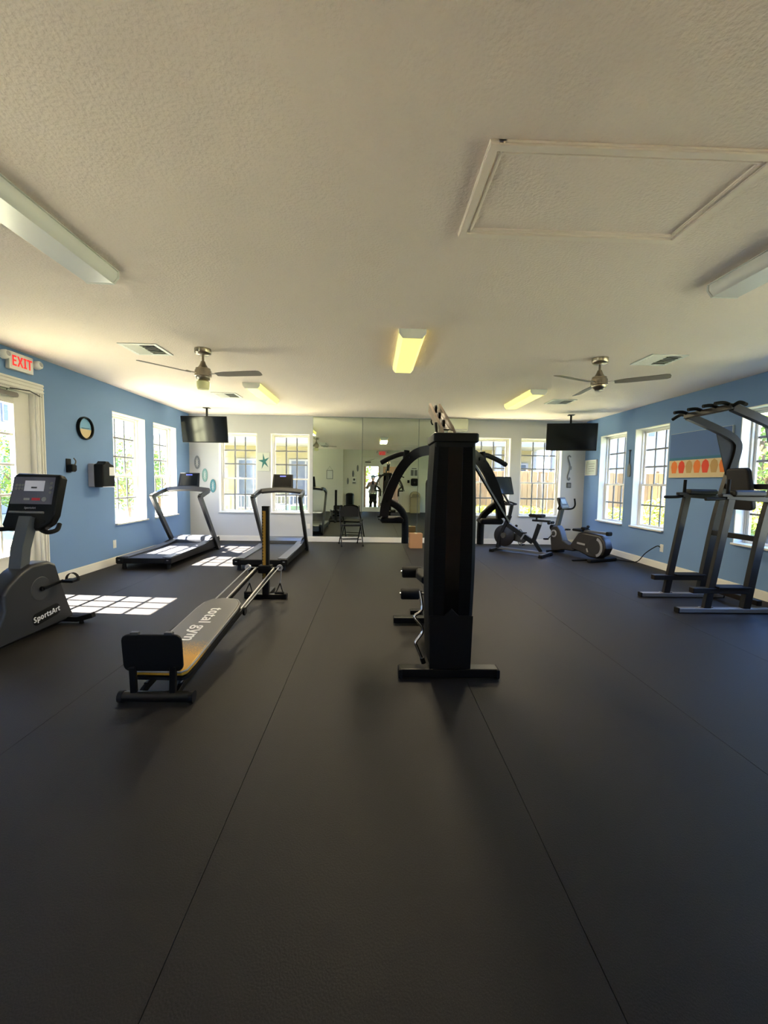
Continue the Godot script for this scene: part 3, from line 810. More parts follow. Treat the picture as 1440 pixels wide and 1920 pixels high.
	part(dc, "flap", pr([Vector2(-0.15, 0.02), Vector2(0.15, 0.02), Vector2(0.15, 0.08), Vector2(0.11, 0.15), Vector2(-0.11, 0.15), Vector2(-0.15, 0.08)], 0.012, Transform3D(Basis(), Vector3(0, 0.69, -0.205)), 0.003), "beige_dark")
	var bc := thing("black_bin", "tall black cylindrical bin against the front wall", "bin", Vector3(-0.99, 0, ZD - 0.22))
	part(bc, "body", la([Vector2(0, 0), Vector2(0.16, 0), Vector2(0.175, 0.02), Vector2(0.178, 0.72), Vector2(0.16, 0.73), Vector2(0, 0.73)], Transform3D(), 28), "black_steel")
	part(bc, "lid", la([Vector2(0.18, 0.715), Vector2(0.185, 0.74), Vector2(0.16, 0.80), Vector2(0.08, 0.83), Vector2(0.07, 0.81), Vector2(0, 0.80)], Transform3D(), 28), "black_plastic")
	var hs := thing("hanging_sign", "pale wooden frame hung on a cord on the front wall step", "wall decor", Vector3(-1.89, 1.62, ZD - 0.12), 180.0)
	var hf := MB.new()
	for s in [-1, 1]:
		box(hf, Vector3(s * 0.13, 0, 0.01), Vector3(0.02, 0.38, 0.02), 0.003)
		box(hf, Vector3(0, s * 0.18, 0.01), Vector3(0.24, 0.02, 0.02), 0.003)
	part(hs, "frame", hf, "grey_decor")
	part(hs, "print", bx(Vector3(0, 0, 0.004), Vector3(0.24, 0.34, 0.004)), "white_plastic")
	part(hs, "cord", tb([Vector3(-0.12, 0.19, 0.01), Vector3(0, 0.36, 0.01), Vector3(0.12, 0.19, 0.01)], 0.005, 6), "mid_gray")
	part(hs, "hook", tb([Vector3(0, 0.36, 0.0), Vector3(0, 0.365, 0.03)], 0.006, 6), "dark_gray")

# ---------------------------------------------------------------- training machines
func treadmill(at: Vector3, label: String) -> Node3D:
	# origin on the floor at the middle of the rear edge; the front points to -z
	var t := thing("treadmill", label, "treadmill", at, 0.0, "treadmills")
	var side := [Vector2(0.0, 0.085), Vector2(0.02, 0.165), Vector2(0.55, 0.172), Vector2(1.25, 0.185), Vector2(1.55, 0.225), Vector2(1.98, 0.25), Vector2(2.02, 0.20), Vector2(2.0, 0.07), Vector2(1.6, 0.06), Vector2(0.9, 0.075)]
	for s in [-1, 1]:
		# side skirt: outline in (distance forward, height), so x is turned to -z
		part(t, "side_skirt", pr(side, 0.05, Transform3D(Basis(Vector3(0, 0, -1), Vector3.UP, Vector3(1, 0, 0)), Vector3(s * 0.365, 0, 0)), 0.006), "black_plastic")
		var rl := MB.new()
		sweep(rl, [Vector3(s * 0.315, 0.175, -0.03), Vector3(s * 0.315, 0.178, -0.9), Vector3(s * 0.32, 0.188, -1.3), Vector3(s * 0.325, 0.215, -1.6)], 0.13, 0.014, Vector3.RIGHT)
		part(t, "foot_rail", rl, "rail_gray")
	part(t, "deck", bx(Vector3(0, 0.13, -0.82), Vector3(0.68, 0.05, 1.62), 0.004), "soft_black")
	part(t, "running_belt", pr([Vector2(0.01, 0.105), Vector2(0.0, 0.14), Vector2(0.02, 0.162), Vector2(1.62, 0.168), Vector2(1.64, 0.11)], 0.50, Transform3D(Basis(Vector3(0, 0, -1), Vector3.UP, Vector3(1, 0, 0)), Vector3.ZERO)), "belt")
	part(t, "rear_roller_cover", bx(Vector3(0, 0.125, -0.012), Vector3(0.78, 0.085, 0.05), 0.012), "black_plastic")
	for s in [-1, 1]:
		var cap := part(t, "end_cap", bx(Vector3(s * 0.35, 0.13, 0.0), Vector3(0.11, 0.1, 0.07), 0.015), "black_plastic")
		part(cap, "badge", bx(Vector3(s * 0.35, 0.14, 0.0355), Vector3(0.03, 0.012, 0.002)), "grey_ink")
		part(t, "rear_foot", la([Vector2(0, 0), Vector2(0.032, 0), Vector2(0.03, 0.03), Vector2(0.022, 0.10)], Transform3D(Basis(), Vector3(s * 0.33, 0, -0.06)), 14), "black_plastic")
		part(t, "transport_wheel", pr(circ(0.04, 16), 0.03, TR(Vector3(s * 0.40, 0.04, -1.93), 0, 90)), "soft_black")
	part(t, "motor_hood", pr([Vector2(1.58, 0.17), Vector2(1.60, 0.225), Vector2(1.70, 0.262), Vector2(1.92, 0.27), Vector2(2.02, 0.23), Vector2(2.03, 0.10), Vector2(1.6, 0.08)], 0.68, Transform3D(Basis(Vector3(0, 0, -1), Vector3.UP, Vector3(1, 0, 0)), Vector3.ZERO), 0.012), "hood_gray")
	part(t, "base_crossbar", bx(Vector3(0, 0.035, -1.95), Vector3(0.84, 0.05, 0.06), 0.006), "black_steel")
	for s in [-1, 1]:
		var up := MB.new()
		sweep(up, curve([Vector3(s * 0.405, 0.02, -1.90), Vector3(s * 0.405, 0.35, -1.62), Vector3(s * 0.405, 0.98, -1.10), Vector3(s * 0.405, 1.05, -1.05)], 4), 0.05, 0.085, Vector3.RIGHT)
		part(t, "upright", up, "dark_steel")
		var h := MB.new()
		sweep(h, curve([Vector3(s * 0.405, 1.03, -1.02), Vector3(s * 0.405, 1.075, -1.20), Vector3(s * 0.395, 1.13, -1.45), Vector3(s * 0.34, 1.145, -1.56)], 4), 0.05, 0.065, Vector3.RIGHT)
		part(t, "handrail", h, "dark_steel")
	var cons := MB.new()
	var arch := []
	for i in 13:
		var x := -0.38 + 0.76 * i / 12.0
		arch.append(Vector3(x, 1.135 + 0.03 * (1.0 - (x / 0.38) * (x / 0.38)), -1.53))
	sweep(cons, arch, 0.11, 0.06, Vector3(0, 0.35, 1))
	var cm := part(t, "console_bar", cons, "dark_gray")
	for k in 6: part(cm, "key", bx(Vector3(-0.2 + 0.08 * k, 1.190 + 0.0, -1.505), Vector3(0.035, 0.01, 0.02), 0.002, Basis(Vector3.RIGHT, 0.3)), "mid_gray")
	var B := Basis(Vector3.RIGHT, -0.28)
	var dsp := part(t, "display", pr([Vector2(-0.19, 0.0), Vector2(-0.175, 0.27), Vector2(0.175, 0.27), Vector2(0.19, 0.0)], 0.03, Transform3D(B, Vector3(0, 1.19, -1.55)), 0.006), "black_plastic")
	part(dsp, "screen", bx(Vector3(0, 1.19, -1.55) + B * Vector3(0, 0.14, 0.016), Vector3(0.31, 0.22, 0.002), 0.0, B), "screen")
	part(dsp, "status_bar", bx(Vector3(0, 1.19, -1.55) + B * Vector3(0, 0.23, 0.0175), Vector3(0.11, 0.022, 0.002), 0.0, B), "blue_light")
	part(dsp, "stem", bx(Vector3(0, 1.185, -1.555), Vector3(0.22, 0.05, 0.05), 0.008), "black_plastic")
	return t

func upright_bike() -> void:
	# origin on the floor under the crank; rider side is +z
	var t := thing("upright_bike", "charcoal upright exercise bike with a large console by the side door", "exercise bike", Vector3(-2.885, 0, -3.62), -3.0)
	var outl := [Vector2(0.42, 0.02), Vector2(0.40, 0.16), Vector2(0.33, 0.30), Vector2(0.34, 0.43), Vector2(0.28, 0.50), Vector2(0.16, 0.58), Vector2(0.06, 0.62), Vector2(-0.12, 0.615), Vector2(-0.20, 0.575), Vector2(-0.255, 0.40), Vector2(-0.33, 0.20), Vector2(-0.385, 0.07), Vector2(-0.36, 0.035)]
	var TS := Transform3D(Basis(Vector3(0, 0, 1), Vector3.UP, Vector3(-1, 0, 0)), Vector3.ZERO)
	var body := part(t, "shroud", pr(outl, 0.19, TS, 0.03), "shroud")
	part(body, "crank_boss", pr(circ(0.105, 24), 0.2, TR(Vector3(0, 0.40, -0.01), 0, 90), 0.01), "dark_gray")
	part(body, "logo_plate", pr(rrect(0.28, 0.105, 0.04), 0.008, TR(Vector3(0.096, 0.165, -0.06), 0, 90, 8), 0.002), "black_plastic")
	text(body, "logo_letters", "SportsArt", 0.062, TR(Vector3(0.1005, 0.165, -0.06), 0, 90, 6), "white_ink", "Droid Sans", true, true)
	# mast
	var mm := MB.new()
	sweep(mm, [Vector3(0, 0.50, 0.10), Vector3(0, 0.75, 0.06), Vector3(0, 1.0, -0.03)], 0.10, 0.085, Vector3.RIGHT)
	part(t, "mast", mm, "mast_gray")
	# seat post at the rear, partly outside the picture
	part(t, "seat_post", bar(MB.new(), Vector3(0, 0.40, 0.34), Vector3(0, 0.78, 0.52), 0.06, 0.05), "silver")
	part(t, "saddle", pr([Vector2(-0.14, -0.11), Vector2(-0.04, -0.13), Vector2(0.02, -0.05), Vector2(0.15, -0.025), Vector2(0.15, 0.025), Vector2(0.02, 0.05), Vector2(-0.04, 0.13), Vector2(-0.14, 0.11)], 0.07, Transform3D(Basis(Vector3(0, 0, -1), Vector3(1, 0, 0), Vector3(0, -1, 0)), Vector3(0, 0.82, 0.54)), 0.02), "soft_black")
	# console
	var CT := TR(Vector3(0, 1.14, -0.12), -14)
	var con := part(t, "console", pr([Vector2(-0.20, 0.21), Vector2(-0.17, 0.23), Vector2(0.19, 0.22), Vector2(0.215, 0.19), Vector2(0.205, -0.13), Vector2(0.18, -0.20), Vector2(0.10, -0.26), Vector2(-0.20, -0.27), Vector2(-0.24, -0.22), Vector2(-0.225, -0.13)], 0.09, CT, 0.018), "black_plastic")
	part(con, "face_panel", bx(CT * Vector3(-0.01, 0.075, 0.046), Vector3(0.36, 0.235, 0.004), 0.0, CT.basis), "console_face")
	part(con, "screen", bx(CT * Vector3(0.0, 0.115, 0.049), Vector3(0.17, 0.09, 0.003), 0.0, CT.basis), "lcd")
	part(con, "screen_mark", bx(CT * Vector3(0.0, 0.10, 0.051), Vector3(0.05, 0.014, 0.001), 0.0, CT.basis), "dark_gray")
	for k in 6:
		part(con, "key", pr(circ(0.012, 10), 0.004, CT * TR(Vector3(-0.155 + 0.028 * (k % 3), 0.12 - 0.03 * (k / 3), 0.049))), "mid_gray")
	for k in 3:
		part(con, "key", pr(circ(0.013, 10), 0.004, CT * TR(Vector3(0.145, 0.14 - 0.04 * k, 0.049))), "mid_gray")
	part(con, "red_key", bx(CT * Vector3(0.03, 0.0, 0.049), Vector3(0.07, 0.022, 0.003), 0.0, CT.basis), "red_light")
	part(con, "white_key", bx(CT * Vector3(-0.05, 0.0, 0.049), Vector3(0.05, 0.018, 0.003), 0.0, CT.basis), "grey_ink")
	part(con, "round_key", pr(circ(0.02, 14), 0.004, CT * TR(Vector3(0.10, 0.0, 0.049))), "grey_ink")
	text(con, "console_letters", "SportsArt", 0.022, CT * TR(Vector3(-0.01, -0.075, 0.047)), "grey_ink", "Droid Sans", true, true, 0.001)
	part(con, "tablet_ledge", bx(CT * Vector3(-0.03, -0.115, 0.052), Vector3(0.30, 0.018, 0.02), 0.004, CT.basis), "mid_gray")
	part(con, "cup_recess", pr(circ(0.06, 20, 0.03), 0.006, CT * TR(Vector3(0.08, -0.19, 0.046))), "soft_black")
	var bars := MB.new()
	for s in [-1, 1]:
		tube(bars, curve([Vector3(s * 0.04, 0.92, -0.06), Vector3(s * 0.20, 0.90, 0.0), Vector3(s * 0.25, 0.92, 0.14), Vector3(s * 0.235, 0.97, 0.26)] if s < 0 else [Vector3(0.04, 0.91, -0.07), Vector3(0.13, 0.875, -0.05), Vector3(0.16, 0.885, -0.12), Vector3(0.14, 0.93, -0.18)]), 0.019, 10)
	part(t, "handlebar", bars, "soft_black")
	# pedals
	for s in [-1, 1]:
		var c := Vector3(s * 0.12, 0.40, -0.01)
		var e := c + Vector3(s * 0.05, 0.035 * s, -0.155 * s)
		var cr := part(t, "crank", bar(tb([Vector3(s * 0.09, 0.40, -0.01), c], 0.02, 10), c, e, 0.014, 0.026), "black_steel")
		part(cr, "pedal", bx(e + Vector3(s * 0.065, 0, 0), Vector3(0.10, 0.024, 0.09), 0.006), "black_plastic")
		var st := []
		for i in 9:
			var a := PI * i / 8.0
			st.append(e + Vector3(s * 0.065 + cos(a) * 0.055, sin(a) * 0.06 + 0.005, -0.02))
		part(cr, "pedal_strap", sweep(MB.new(), st, 0.03, 0.004, Vector3(0, 0, 1)), "soft_black")
	# stabilisers
	var f := MB.new()
	sweep(f, [Vector3(-0.30, 0.062, -0.32), Vector3(-0.22, 0.042, -0.32), Vector3(0.18, 0.042, -0.32), Vector3(0.30, 0.075, -0.34)], 0.06, 0.045, Vector3(0, 0, 1))
	var ft := part(t, "front_stabiliser", f, "soft_black")
	for s in [-1, 1]: part(ft, "levelling_foot", la([Vector2(0, 0), Vector2(0.022, 0), Vector2(0.018, 0.02), Vector2(0.008, 0.045)], Transform3D(Basis(), Vector3(s * 0.2, 0, -0.32)), 10), "soft_black")
	var r := bx(Vector3(0, 0.03, 0.62), Vector3(0.52, 0.05, 0.07), 0.01)
	bar(r, Vector3(0, 0.05, 0.36), Vector3(0, 0.035, 0.62), 0.1, 0.05)
	part(t, "rear_stabiliser", r, "soft_black")

func glide_bench() -> void:
	# sloping rails from the foot end (near) to the scale tower (far)
	var t := thing("incline_glide_bench", "incline glide bench with a grey and yellow board and yellow scale tower", "exercise bench", Vector3(-1.28, 0, -2.52))
	var x := func(p: float) -> float: return p + 1.28
	# rear base bar with foot plate
	var rb := part(t, "rear_base_bar", tb([Vector3(-0.20, 0.035, 0), Vector3(0.20, 0.035, 0)], 0.032, 14), "black_steel")
	for s in [-1, 1]: part(rb, "rubber_end", tb([Vector3(s * 0.195, 0.035, 0), Vector3(s * 0.222, 0.035, 0)], 0.036, 14), "soft_black")
	part(t, "foot_plate", pr(rrect(0.355, 0.235, 0.04), 0.02, TR(Vector3(-0.02, 0.305, 0.0), 6), 0.006), "black_plastic")
	for s in [-1, 1]: part(t, "plate_post", bar(MB.new(), Vector3(-0.02 + s * 0.115, 0.05, 0), Vector3(-0.02 + s * 0.12, 0.22, 0.0), 0.036, 0.03), "black_steel")
	for s in [-1, 1]: part(t, "plate_clip", bx(Vector3(-0.02 + s * 0.1, 0.425, 0.004), Vector3(0.05, 0.02, 0.03), 0.005), "dark_gray")
	# rails
	var r0 := Vector3(0.0, 0.06, -0.08)
	var r1 := Vector3(0.09, 0.345, -2.22)
	for s in [-1, 1]:
		part(t, "rail", bar(MB.new(), r0 + Vector3(s * 0.105, 0, 0), r1 + Vector3(s * 0.10, 0, 0), 0.032, 0.042), "black_steel")
		part(t, "rail_strip", bar(MB.new(), r0 + Vector3(s * 0.105, 0.023, 0), r1 + Vector3(s * 0.10, 0.023, 0), 0.012, 0.006), "silver")
		part(t, "rail_link", bar(MB.new(), Vector3(s * 0.105, 0.04, -0.01), r0 + Vector3(s * 0.105, 0, -0.02), 0.03, 0.04), "black_steel")
	part(t, "carriage", bx(r0.lerp(r1, 0.24) + Vector3(0, 0.035, 0), Vector3(0.22, 0.035, 0.62), 0.006, Basis(Vector3.RIGHT, 0.114)), "soft_black")
	# glide board: rounded at the far end, thick padded
	var d := (r1 - r0).normalized()
	var xx := Vector3.UP.cross(-d).normalized()
	var yy := (-d).cross(xx)
	var BT := Transform3D(Basis(xx, d, yy), Vector3.ZERO)   # local x right, y forward along the rails, z up from the board
	BT = Transform3D(Basis(xx, d, xx.cross(d)), r0.lerp(r1, 0.215) + Vector3(-0.015, 0.08, 0))
	var bp := [Vector2(-0.15, -0.50), Vector2(0.15, -0.50), Vector2(0.175, -0.47), Vector2(0.18, -0.38), Vector2(0.175, -0.1), Vector2(0.17, 0.40), Vector2(0.155, 0.52), Vector2(0.11, 0.59), Vector2(0.04, 0.61), Vector2(-0.04, 0.61), Vector2(-0.11, 0.59), Vector2(-0.155, 0.52), Vector2(-0.17, 0.40), Vector2(-0.175, -0.1), Vector2(-0.18, -0.38), Vector2(-0.175, -0.47)]
	part(t, "board_base", pr(bp, 0.02, BT * Transform3D(Basis(), Vector3(0, 0, -0.012))), "soft_black")
	# the pad fades from grey to yellow in print: a dotted vinyl with its own texture
	var pad := MB.new()
	prism(pad, bp, 0.05, BT * Transform3D(Basis(), Vector3(0, 0, 0.022)), 0.018)
	var inv := BT.affine_inverse()
	for i in pad.v.size():
		var q := inv * pad.v[i]
		pad.t[i] = Vector2(0.5 + q.x / 0.4, 0.5 - q.y / 1.24)
	var bd := part(t, "glide_board", pad, "board_vinyl")
	part(bd, "piping", tube(MB.new(), _ring(bp, BT, 0.034, -0.004), 0.006, 6), "grey_ink")
	text(bd, "board_letters", "total gym", 0.118, BT * Transform3D(Basis(Vector3(0, -1, 0), Vector3(1, 0, 0), Vector3(0, 0, 1)), Vector3(0.01, 0.125, 0.0475)), "white_ink", "Droid Sans", true, false, 0.001)
	for s in [-1, 1]: part(t, "board_pulley", pr(circ(0.035, 16), 0.02, TR(r0.lerp(r1, 0.47) + Vector3(s * 0.16, 0.03, 0), 0, 90), 0.004), "soft_black")
	# tower
	var tx := 0.085
	part(t, "tower", bx(Vector3(tx, 0.53, -2.29), Vector3(0.075, 1.02, 0.06), 0.005), "black_steel")
	var sc := part(t, "scale_strip", bx(Vector3(tx - 0.012, 0.60, -2.2585), Vector3(0.034, 0.80, 0.004), 0.001), "yellow_scale")
	for k in 22: part(sc, "scale_hole", pr(circ(0.006, 8), 0.003, TR(Vector3(tx - 0.026, 0.24 + 0.035 * k, -2.2565))), "soft_black")
	part(t, "tower_cap", bx(Vector3(tx, 1.045, -2.29), Vector3(0.078, 0.016, 0.064), 0.004), "soft_black")
	part(t, "height_slider", bx(Vector3(tx, 0.345, -2.275), Vector3(0.15, 0.09, 0.10), 0.01), "soft_black")
	var fb := bx(Vector3(tx, 0.03, -2.29), Vector3(0.44, 0.05, 0.06), 0.008)
	bar(fb, Vector3(tx, 0.03, -2.29), Vector3(tx, 0.03, -2.62), 0.06, 0.045)
	var fp := part(t, "front_base_bar", fb, "black_steel")
	for s in [-1, 1]: part(fp, "rubber_end", bx(Vector3(tx + s * 0.215, 0.032, -2.29), Vector3(0.05, 0.062, 0.075), 0.01), "soft_black")
	# wings with pulleys, cables and handles
	for s in [-1, 1]:
		part(t, "pulley_arm", bar(MB.new(), Vector3(tx, 0.35, -2.25), Vector3(tx + s * 0.16, 0.36, -2.22), 0.03, 0.03), "black_steel")
		var pu := part(t, "pulley", la([Vector2(0.012, -0.012), Vector2(0.034, -0.012), Vector2(0.028, 0.0), Vector2(0.034, 0.012), Vector2(0.012, 0.012)], TR(Vector3(tx + s * 0.175, 0.375, -2.2), 90, 20 * s, 0), 16), "silver")
		part(pu, "pulley_fork", bx(Vector3(tx + s * 0.165, 0.36, -2.215), Vector3(0.03, 0.05, 0.02), 0.004), "black_steel")
		part(t, "cable", tb(curve([r0.lerp(r1, 0.47) + Vector3(s * 0.16, 0.06, 0), Vector3(tx + s * 0.165, 0.375, -2.17), Vector3(tx + s * 0.185, 0.34, -2.22), Vector3(tx + s * 0.17, 0.18, -2.24)], 4), 0.006, 6), "grey_ink")
		part(t, "handle", tube(tb([Vector3(tx + s * 0.17, 0.19, -2.24), Vector3(tx + s * 0.13, 0.085, -2.21), Vector3(tx + s * 0.21, 0.085, -2.21), Vector3(tx + s * 0.17, 0.19, -2.24)], 0.007, 6), [Vector3(tx + s * 0.12, 0.085, -2.21), Vector3(tx + s * 0.22, 0.085, -2.21)], 0.016, 8), "soft_black")

func _ring(poly: Array, T: Transform3D, z: float, off: float) -> Array:
	var o := []
	for i in poly.size() + 1:
		var p: Vector2 = poly[i % poly.size()]
		o.append(T * Vector3(p.x + signf(p.x) * off, p.y, z))
	return o

func multi_gym() -> void:
	# weight tower faces the door; seat, press arms and high boom behind it
	var t := thing("multi_gym", "tall black multi-gym weight tower with press arms and leg rollers", "gym machine", Vector3(0.545, 0, -2.87), 0.0)
	var fb := part(t, "front_foot", bx(Vector3(0.0, 0.042, 0.0), Vector3(0.68, 0.062, 0.09), 0.008), "black_steel")
	for s in [-1, 1]: part(fb, "rubber_end", bx(Vector3(s * 0.335, 0.036, 0), Vector3(0.03, 0.068, 0.1), 0.008), "soft_black")
	part(t, "spine", bx(Vector3(0, 0.05, -0.65), Vector3(0.08, 0.06, 1.30), 0.006), "black_steel")
	part(t, "rear_foot", bx(Vector3(0, 0.045, -1.10), Vector3(0.66, 0.06, 0.08), 0.008), "black_steel")
	part(t, "seat_foot", bx(Vector3(0.0, 0.045, -1.34), Vector3(0.30, 0.05, 0.07), 0.008), "black_steel")
	# shroud: two curved perforated side shells and a glossy back
	for s in [-1, 1]:
		var sh := MB.new()
		var ring := []
		for k in 15:
			var y := 0.09 + 1.52 * k / 14.0
			var bulge := 0.135 + 0.022 * sin(PI * (y - 0.1) / 1.5)
			ring.append([Vector3(s * 0.05, y, 0.045), Vector3(s * bulge * 0.82, y, 0.05), Vector3(s * bulge, y, 0.02), Vector3(s * bulge * 1.02, y, -0.12), Vector3(s * bulge * 1.0, y, -0.26)])
		for k in 14:
			for q in 4:
				var a: Vector3 = ring[k][q]
				var b: Vector3 = ring[k][q + 1]
				var c: Vector3 = ring[k + 1][q + 1]
				var e: Vector3 = ring[k + 1][q]
				var nn := (b - a).cross(e - a).normalized()
				if nn.dot(Vector3(s, 0, 0.5)) < 0: nn = -nn
				sh.quad(a, b, c, e, nn)
				sh.quad(a - nn * 0.004, b - nn * 0.004, c - nn * 0.004, e - nn * 0.004, -nn)
		part(t, "perforated_shell", sh, "mesh_shell")
	part(t, "back_panel", pr(rrect(0.10, 1.16, 0.01), 0.006, TR(Vector3(0, 1.02, 0.043)), 0.002), "gloss_black")
	part(t, "lower_panel", pr([Vector2(-0.14, 0.08), Vector2(0.14, 0.08), Vector2(0.148, 0.45), Vector2(0.05, 0.45), Vector2(0.0, 0.50), Vector2(-0.05, 0.45), Vector2(-0.148, 0.45)], 0.012, TR(Vector3(0, 0, 0.052)), 0.003), "black_plastic")
	for s in [-1, 1]: part(t, "guide_rod", tb([Vector3(s * 0.06, 0.06, -0.05), Vector3(s * 0.06, 1.62, -0.05)], 0.012, 10), "chrome")
	for k in 14: part(t, "weight_plate", bx(Vector3(0, 0.13 + 0.029 * k, -0.07), Vector3(0.24, 0.026, 0.11), 0.004), "soft_black")
	part(t, "tower_cap", pr(rrect(0.30, 0.34, 0.02), 0.06, TR(Vector3(0, 1.645, -0.10), 90), 0.008), "black_plastic")
	part(t, "cap_plate", pr(rrect(0.265, 0.30, 0.02), 0.035, TR(Vector3(0, 1.60, -0.10), 90), 0.004), "soft_black")
	# uprights
	part(t, "main_upright", sweep(MB.new(), [Vector3(0, 0.07, -0.36), Vector3(0, 1.66, -0.33)], 0.09, 0.075, Vector3.RIGHT), "black_steel")
	# high boom
	var bm := MB.new()
	for s in [-1, 1]: sweep(bm, [Vector3(s * 0.042, 1.66, -0.22), Vector3(s * 0.042, 1.73, -0.34), Vector3(s * 0.042, 2.02, -1.02)], 0.02, 0.075, Vector3.RIGHT)
	var bo := part(t, "high_boom", bm, "boom_steel")
	for k in 3: part(bo, "boom_pulley", pr(circ(0.042, 18), 0.02, TR(Vector3(0, 1.80 + 0.095 * k, -0.50 - 0.22 * k), 0, 90), 0.004), "soft_black")
	part(bo, "boom_plate", bx(Vector3(0, 1.845, -0.62), Vector3(0.06, 0.01, 0.5), 0.002, Basis(Vector3.RIGHT, 0.40)), "black_plastic")
	part(t, "high_cable", tb([Vector3(0, 2.0, -1.04), Vector3(-0.005, 1.93, -1.05)], 0.006, 6), "soft_black")
	part(t, "cable_clip", tb(curve([Vector3(-0.005, 1.94, -1.05), Vector3(-0.02, 1.90, -1.05), Vector3(-0.005, 1.87, -1.05)]), 0.007, 6), "soft_black")
	part(t, "boom_stay", bar(MB.new(), Vector3(-0.07, 1.67, -0.33), Vector3(-0.07, 1.80, -0.42), 0.02, 0.03), "black_steel")
	# press arms, left and right
	for s in [-1.0, 1.2]:
		var up := MB.new()
		sweep(up, curve([Vector3(s * 0.05, 1.60, -0.40), Vector3(s * 0.20, 1.575, -0.50), Vector3(s * 0.32, 1.45, -0.60), Vector3(s * 0.42, 1.22, -0.66), Vector3(s * 0.45, 1.06, -0.68)], 4), 0.045, 0.075, Vector3(0, 0, 1))
		var ar := part(t, "press_arm", up, "black_steel")
		part(ar, "upper_grip", tb(curve([Vector3(s * 0.24, 1.54, -0.52), Vector3(s * 0.30, 1.575, -0.58), Vector3(s * 0.40, 1.545, -0.66), Vector3(s * 0.475, 1.505, -0.70)]), 0.02, 10), "soft_black")
		part(ar, "grip_collar", tb([Vector3(s * 0.285, 1.52, -0.56), Vector3(s * 0.275, 1.60, -0.56)], 0.024, 10), "soft_black")
		var lx := 0.265 if s < 0 else 0.315
		part(ar, "lower_grip", tb(curve([Vector3(s * 0.44, 1.20, -0.665), Vector3(s * (lx + 0.065), 1.14, -0.70), Vector3(s * (lx + 0.01), 1.06, -0.72), Vector3(s * lx, 0.96, -0.72), Vector3(s * lx, 0.83, -0.72)]), 0.03, 12), "soft_black")
		part(ar, "arm_pad", bx(Vector3(s * 0.38, 1.03, -0.72), Vector3(0.2, 0.05, 0.16), 0.018), "soft_black")
		if s > 0: part(ar, "stay_bar", bar(MB.new(), Vector3(s * 0.20, 1.50, -0.46), Vector3(s * 0.50, 1.02, -0.66), 0.022, 0.022), "black_steel")
	# back pad and seat
	part(t, "back_pad", pr(rrect(0.26, 0.62, 0.05), 0.07, TR(Vector3(0, 1.08, -0.44), -6), 0.02), "soft_black")
	part(t, "seat_pad", pr([Vector2(-0.15, -0.17), Vector2(0.15, -0.17), Vector2(0.17, 0.0), Vector2(0.14, 0.17), Vector2(-0.14, 0.17), Vector2(-0.17, 0.0)], 0.07, TR(Vector3(0, 0.56, -0.68), 90), 0.02), "soft_black")
	part(t, "seat_post", bar(MB.new(), Vector3(0, 0.07, -0.64), Vector3(0, 0.53, -0.66), 0.06, 0.06), "black_steel")
	part(t, "leg_lever", sweep(MB.new(), [Vector3(0, 0.55, -0.86), Vector3(0, 0.50, -0.95), Vector3(0, 0.26, -1.0)], 0.05, 0.05, Vector3.RIGHT), "black_steel")
	part(t, "lever_beam", bar(MB.new(), Vector3(0, 0.50, -0.66), Vector3(0, 0.54, -0.90), 0.05, 0.05), "black_steel")
	for q in [[0.545, -0.90], [0.32, -1.0]]:
		part(t, "roller_axle", tb([Vector3(-0.28, q[0], q[1]), Vector3(0.28, q[0], q[1])], 0.012, 8), "chrome")
		for s in [-1, 1]: part(t, "roller_pad", lathe(MB.new(), [Vector2(0.013, -0.085), Vector2(0.045, -0.085), Vector2(0.053, -0.075), Vector2(0.053, 0.075), Vector2(0.045, 0.085), Vector2(0.013, 0.085)], TR(Vector3(s * 0.185, q[0], q[1]), 0, 0, 90), 18), "soft_black")

func curl_bar() -> void:
	var p := [Vector3(0.375, 0.08, -2.955), Vector3(0.335, 0.17, -2.965), Vector3(0.325, 0.21, -2.97), Vector3(0.37, 0.27, -2.985), Vector3(0.365, 0.32, -2.99), Vector3(0.315, 0.385, -3.0), Vector3(0.37, 0.43, -3.02), Vector3(0.355, 0.56, -3.05)]
	var t := thing("curl_bar", "chrome zigzag curl bar leaning on the multi-gym tower", "bar", Vector3(0.375, 0.0, -2.955))
	var q := []
	for a in p: q.append(a - Vector3(0.375, 0, -2.955))
	part(t, "shaft", tb(curve(q, 4), 0.011, 10), "chrome")
	part(t, "end_collar", tb([q[0] + Vector3(0.008, -0.02, 0), q[0] + Vector3(-0.006, 0.02, 0)], 0.018, 10), "black_plastic")

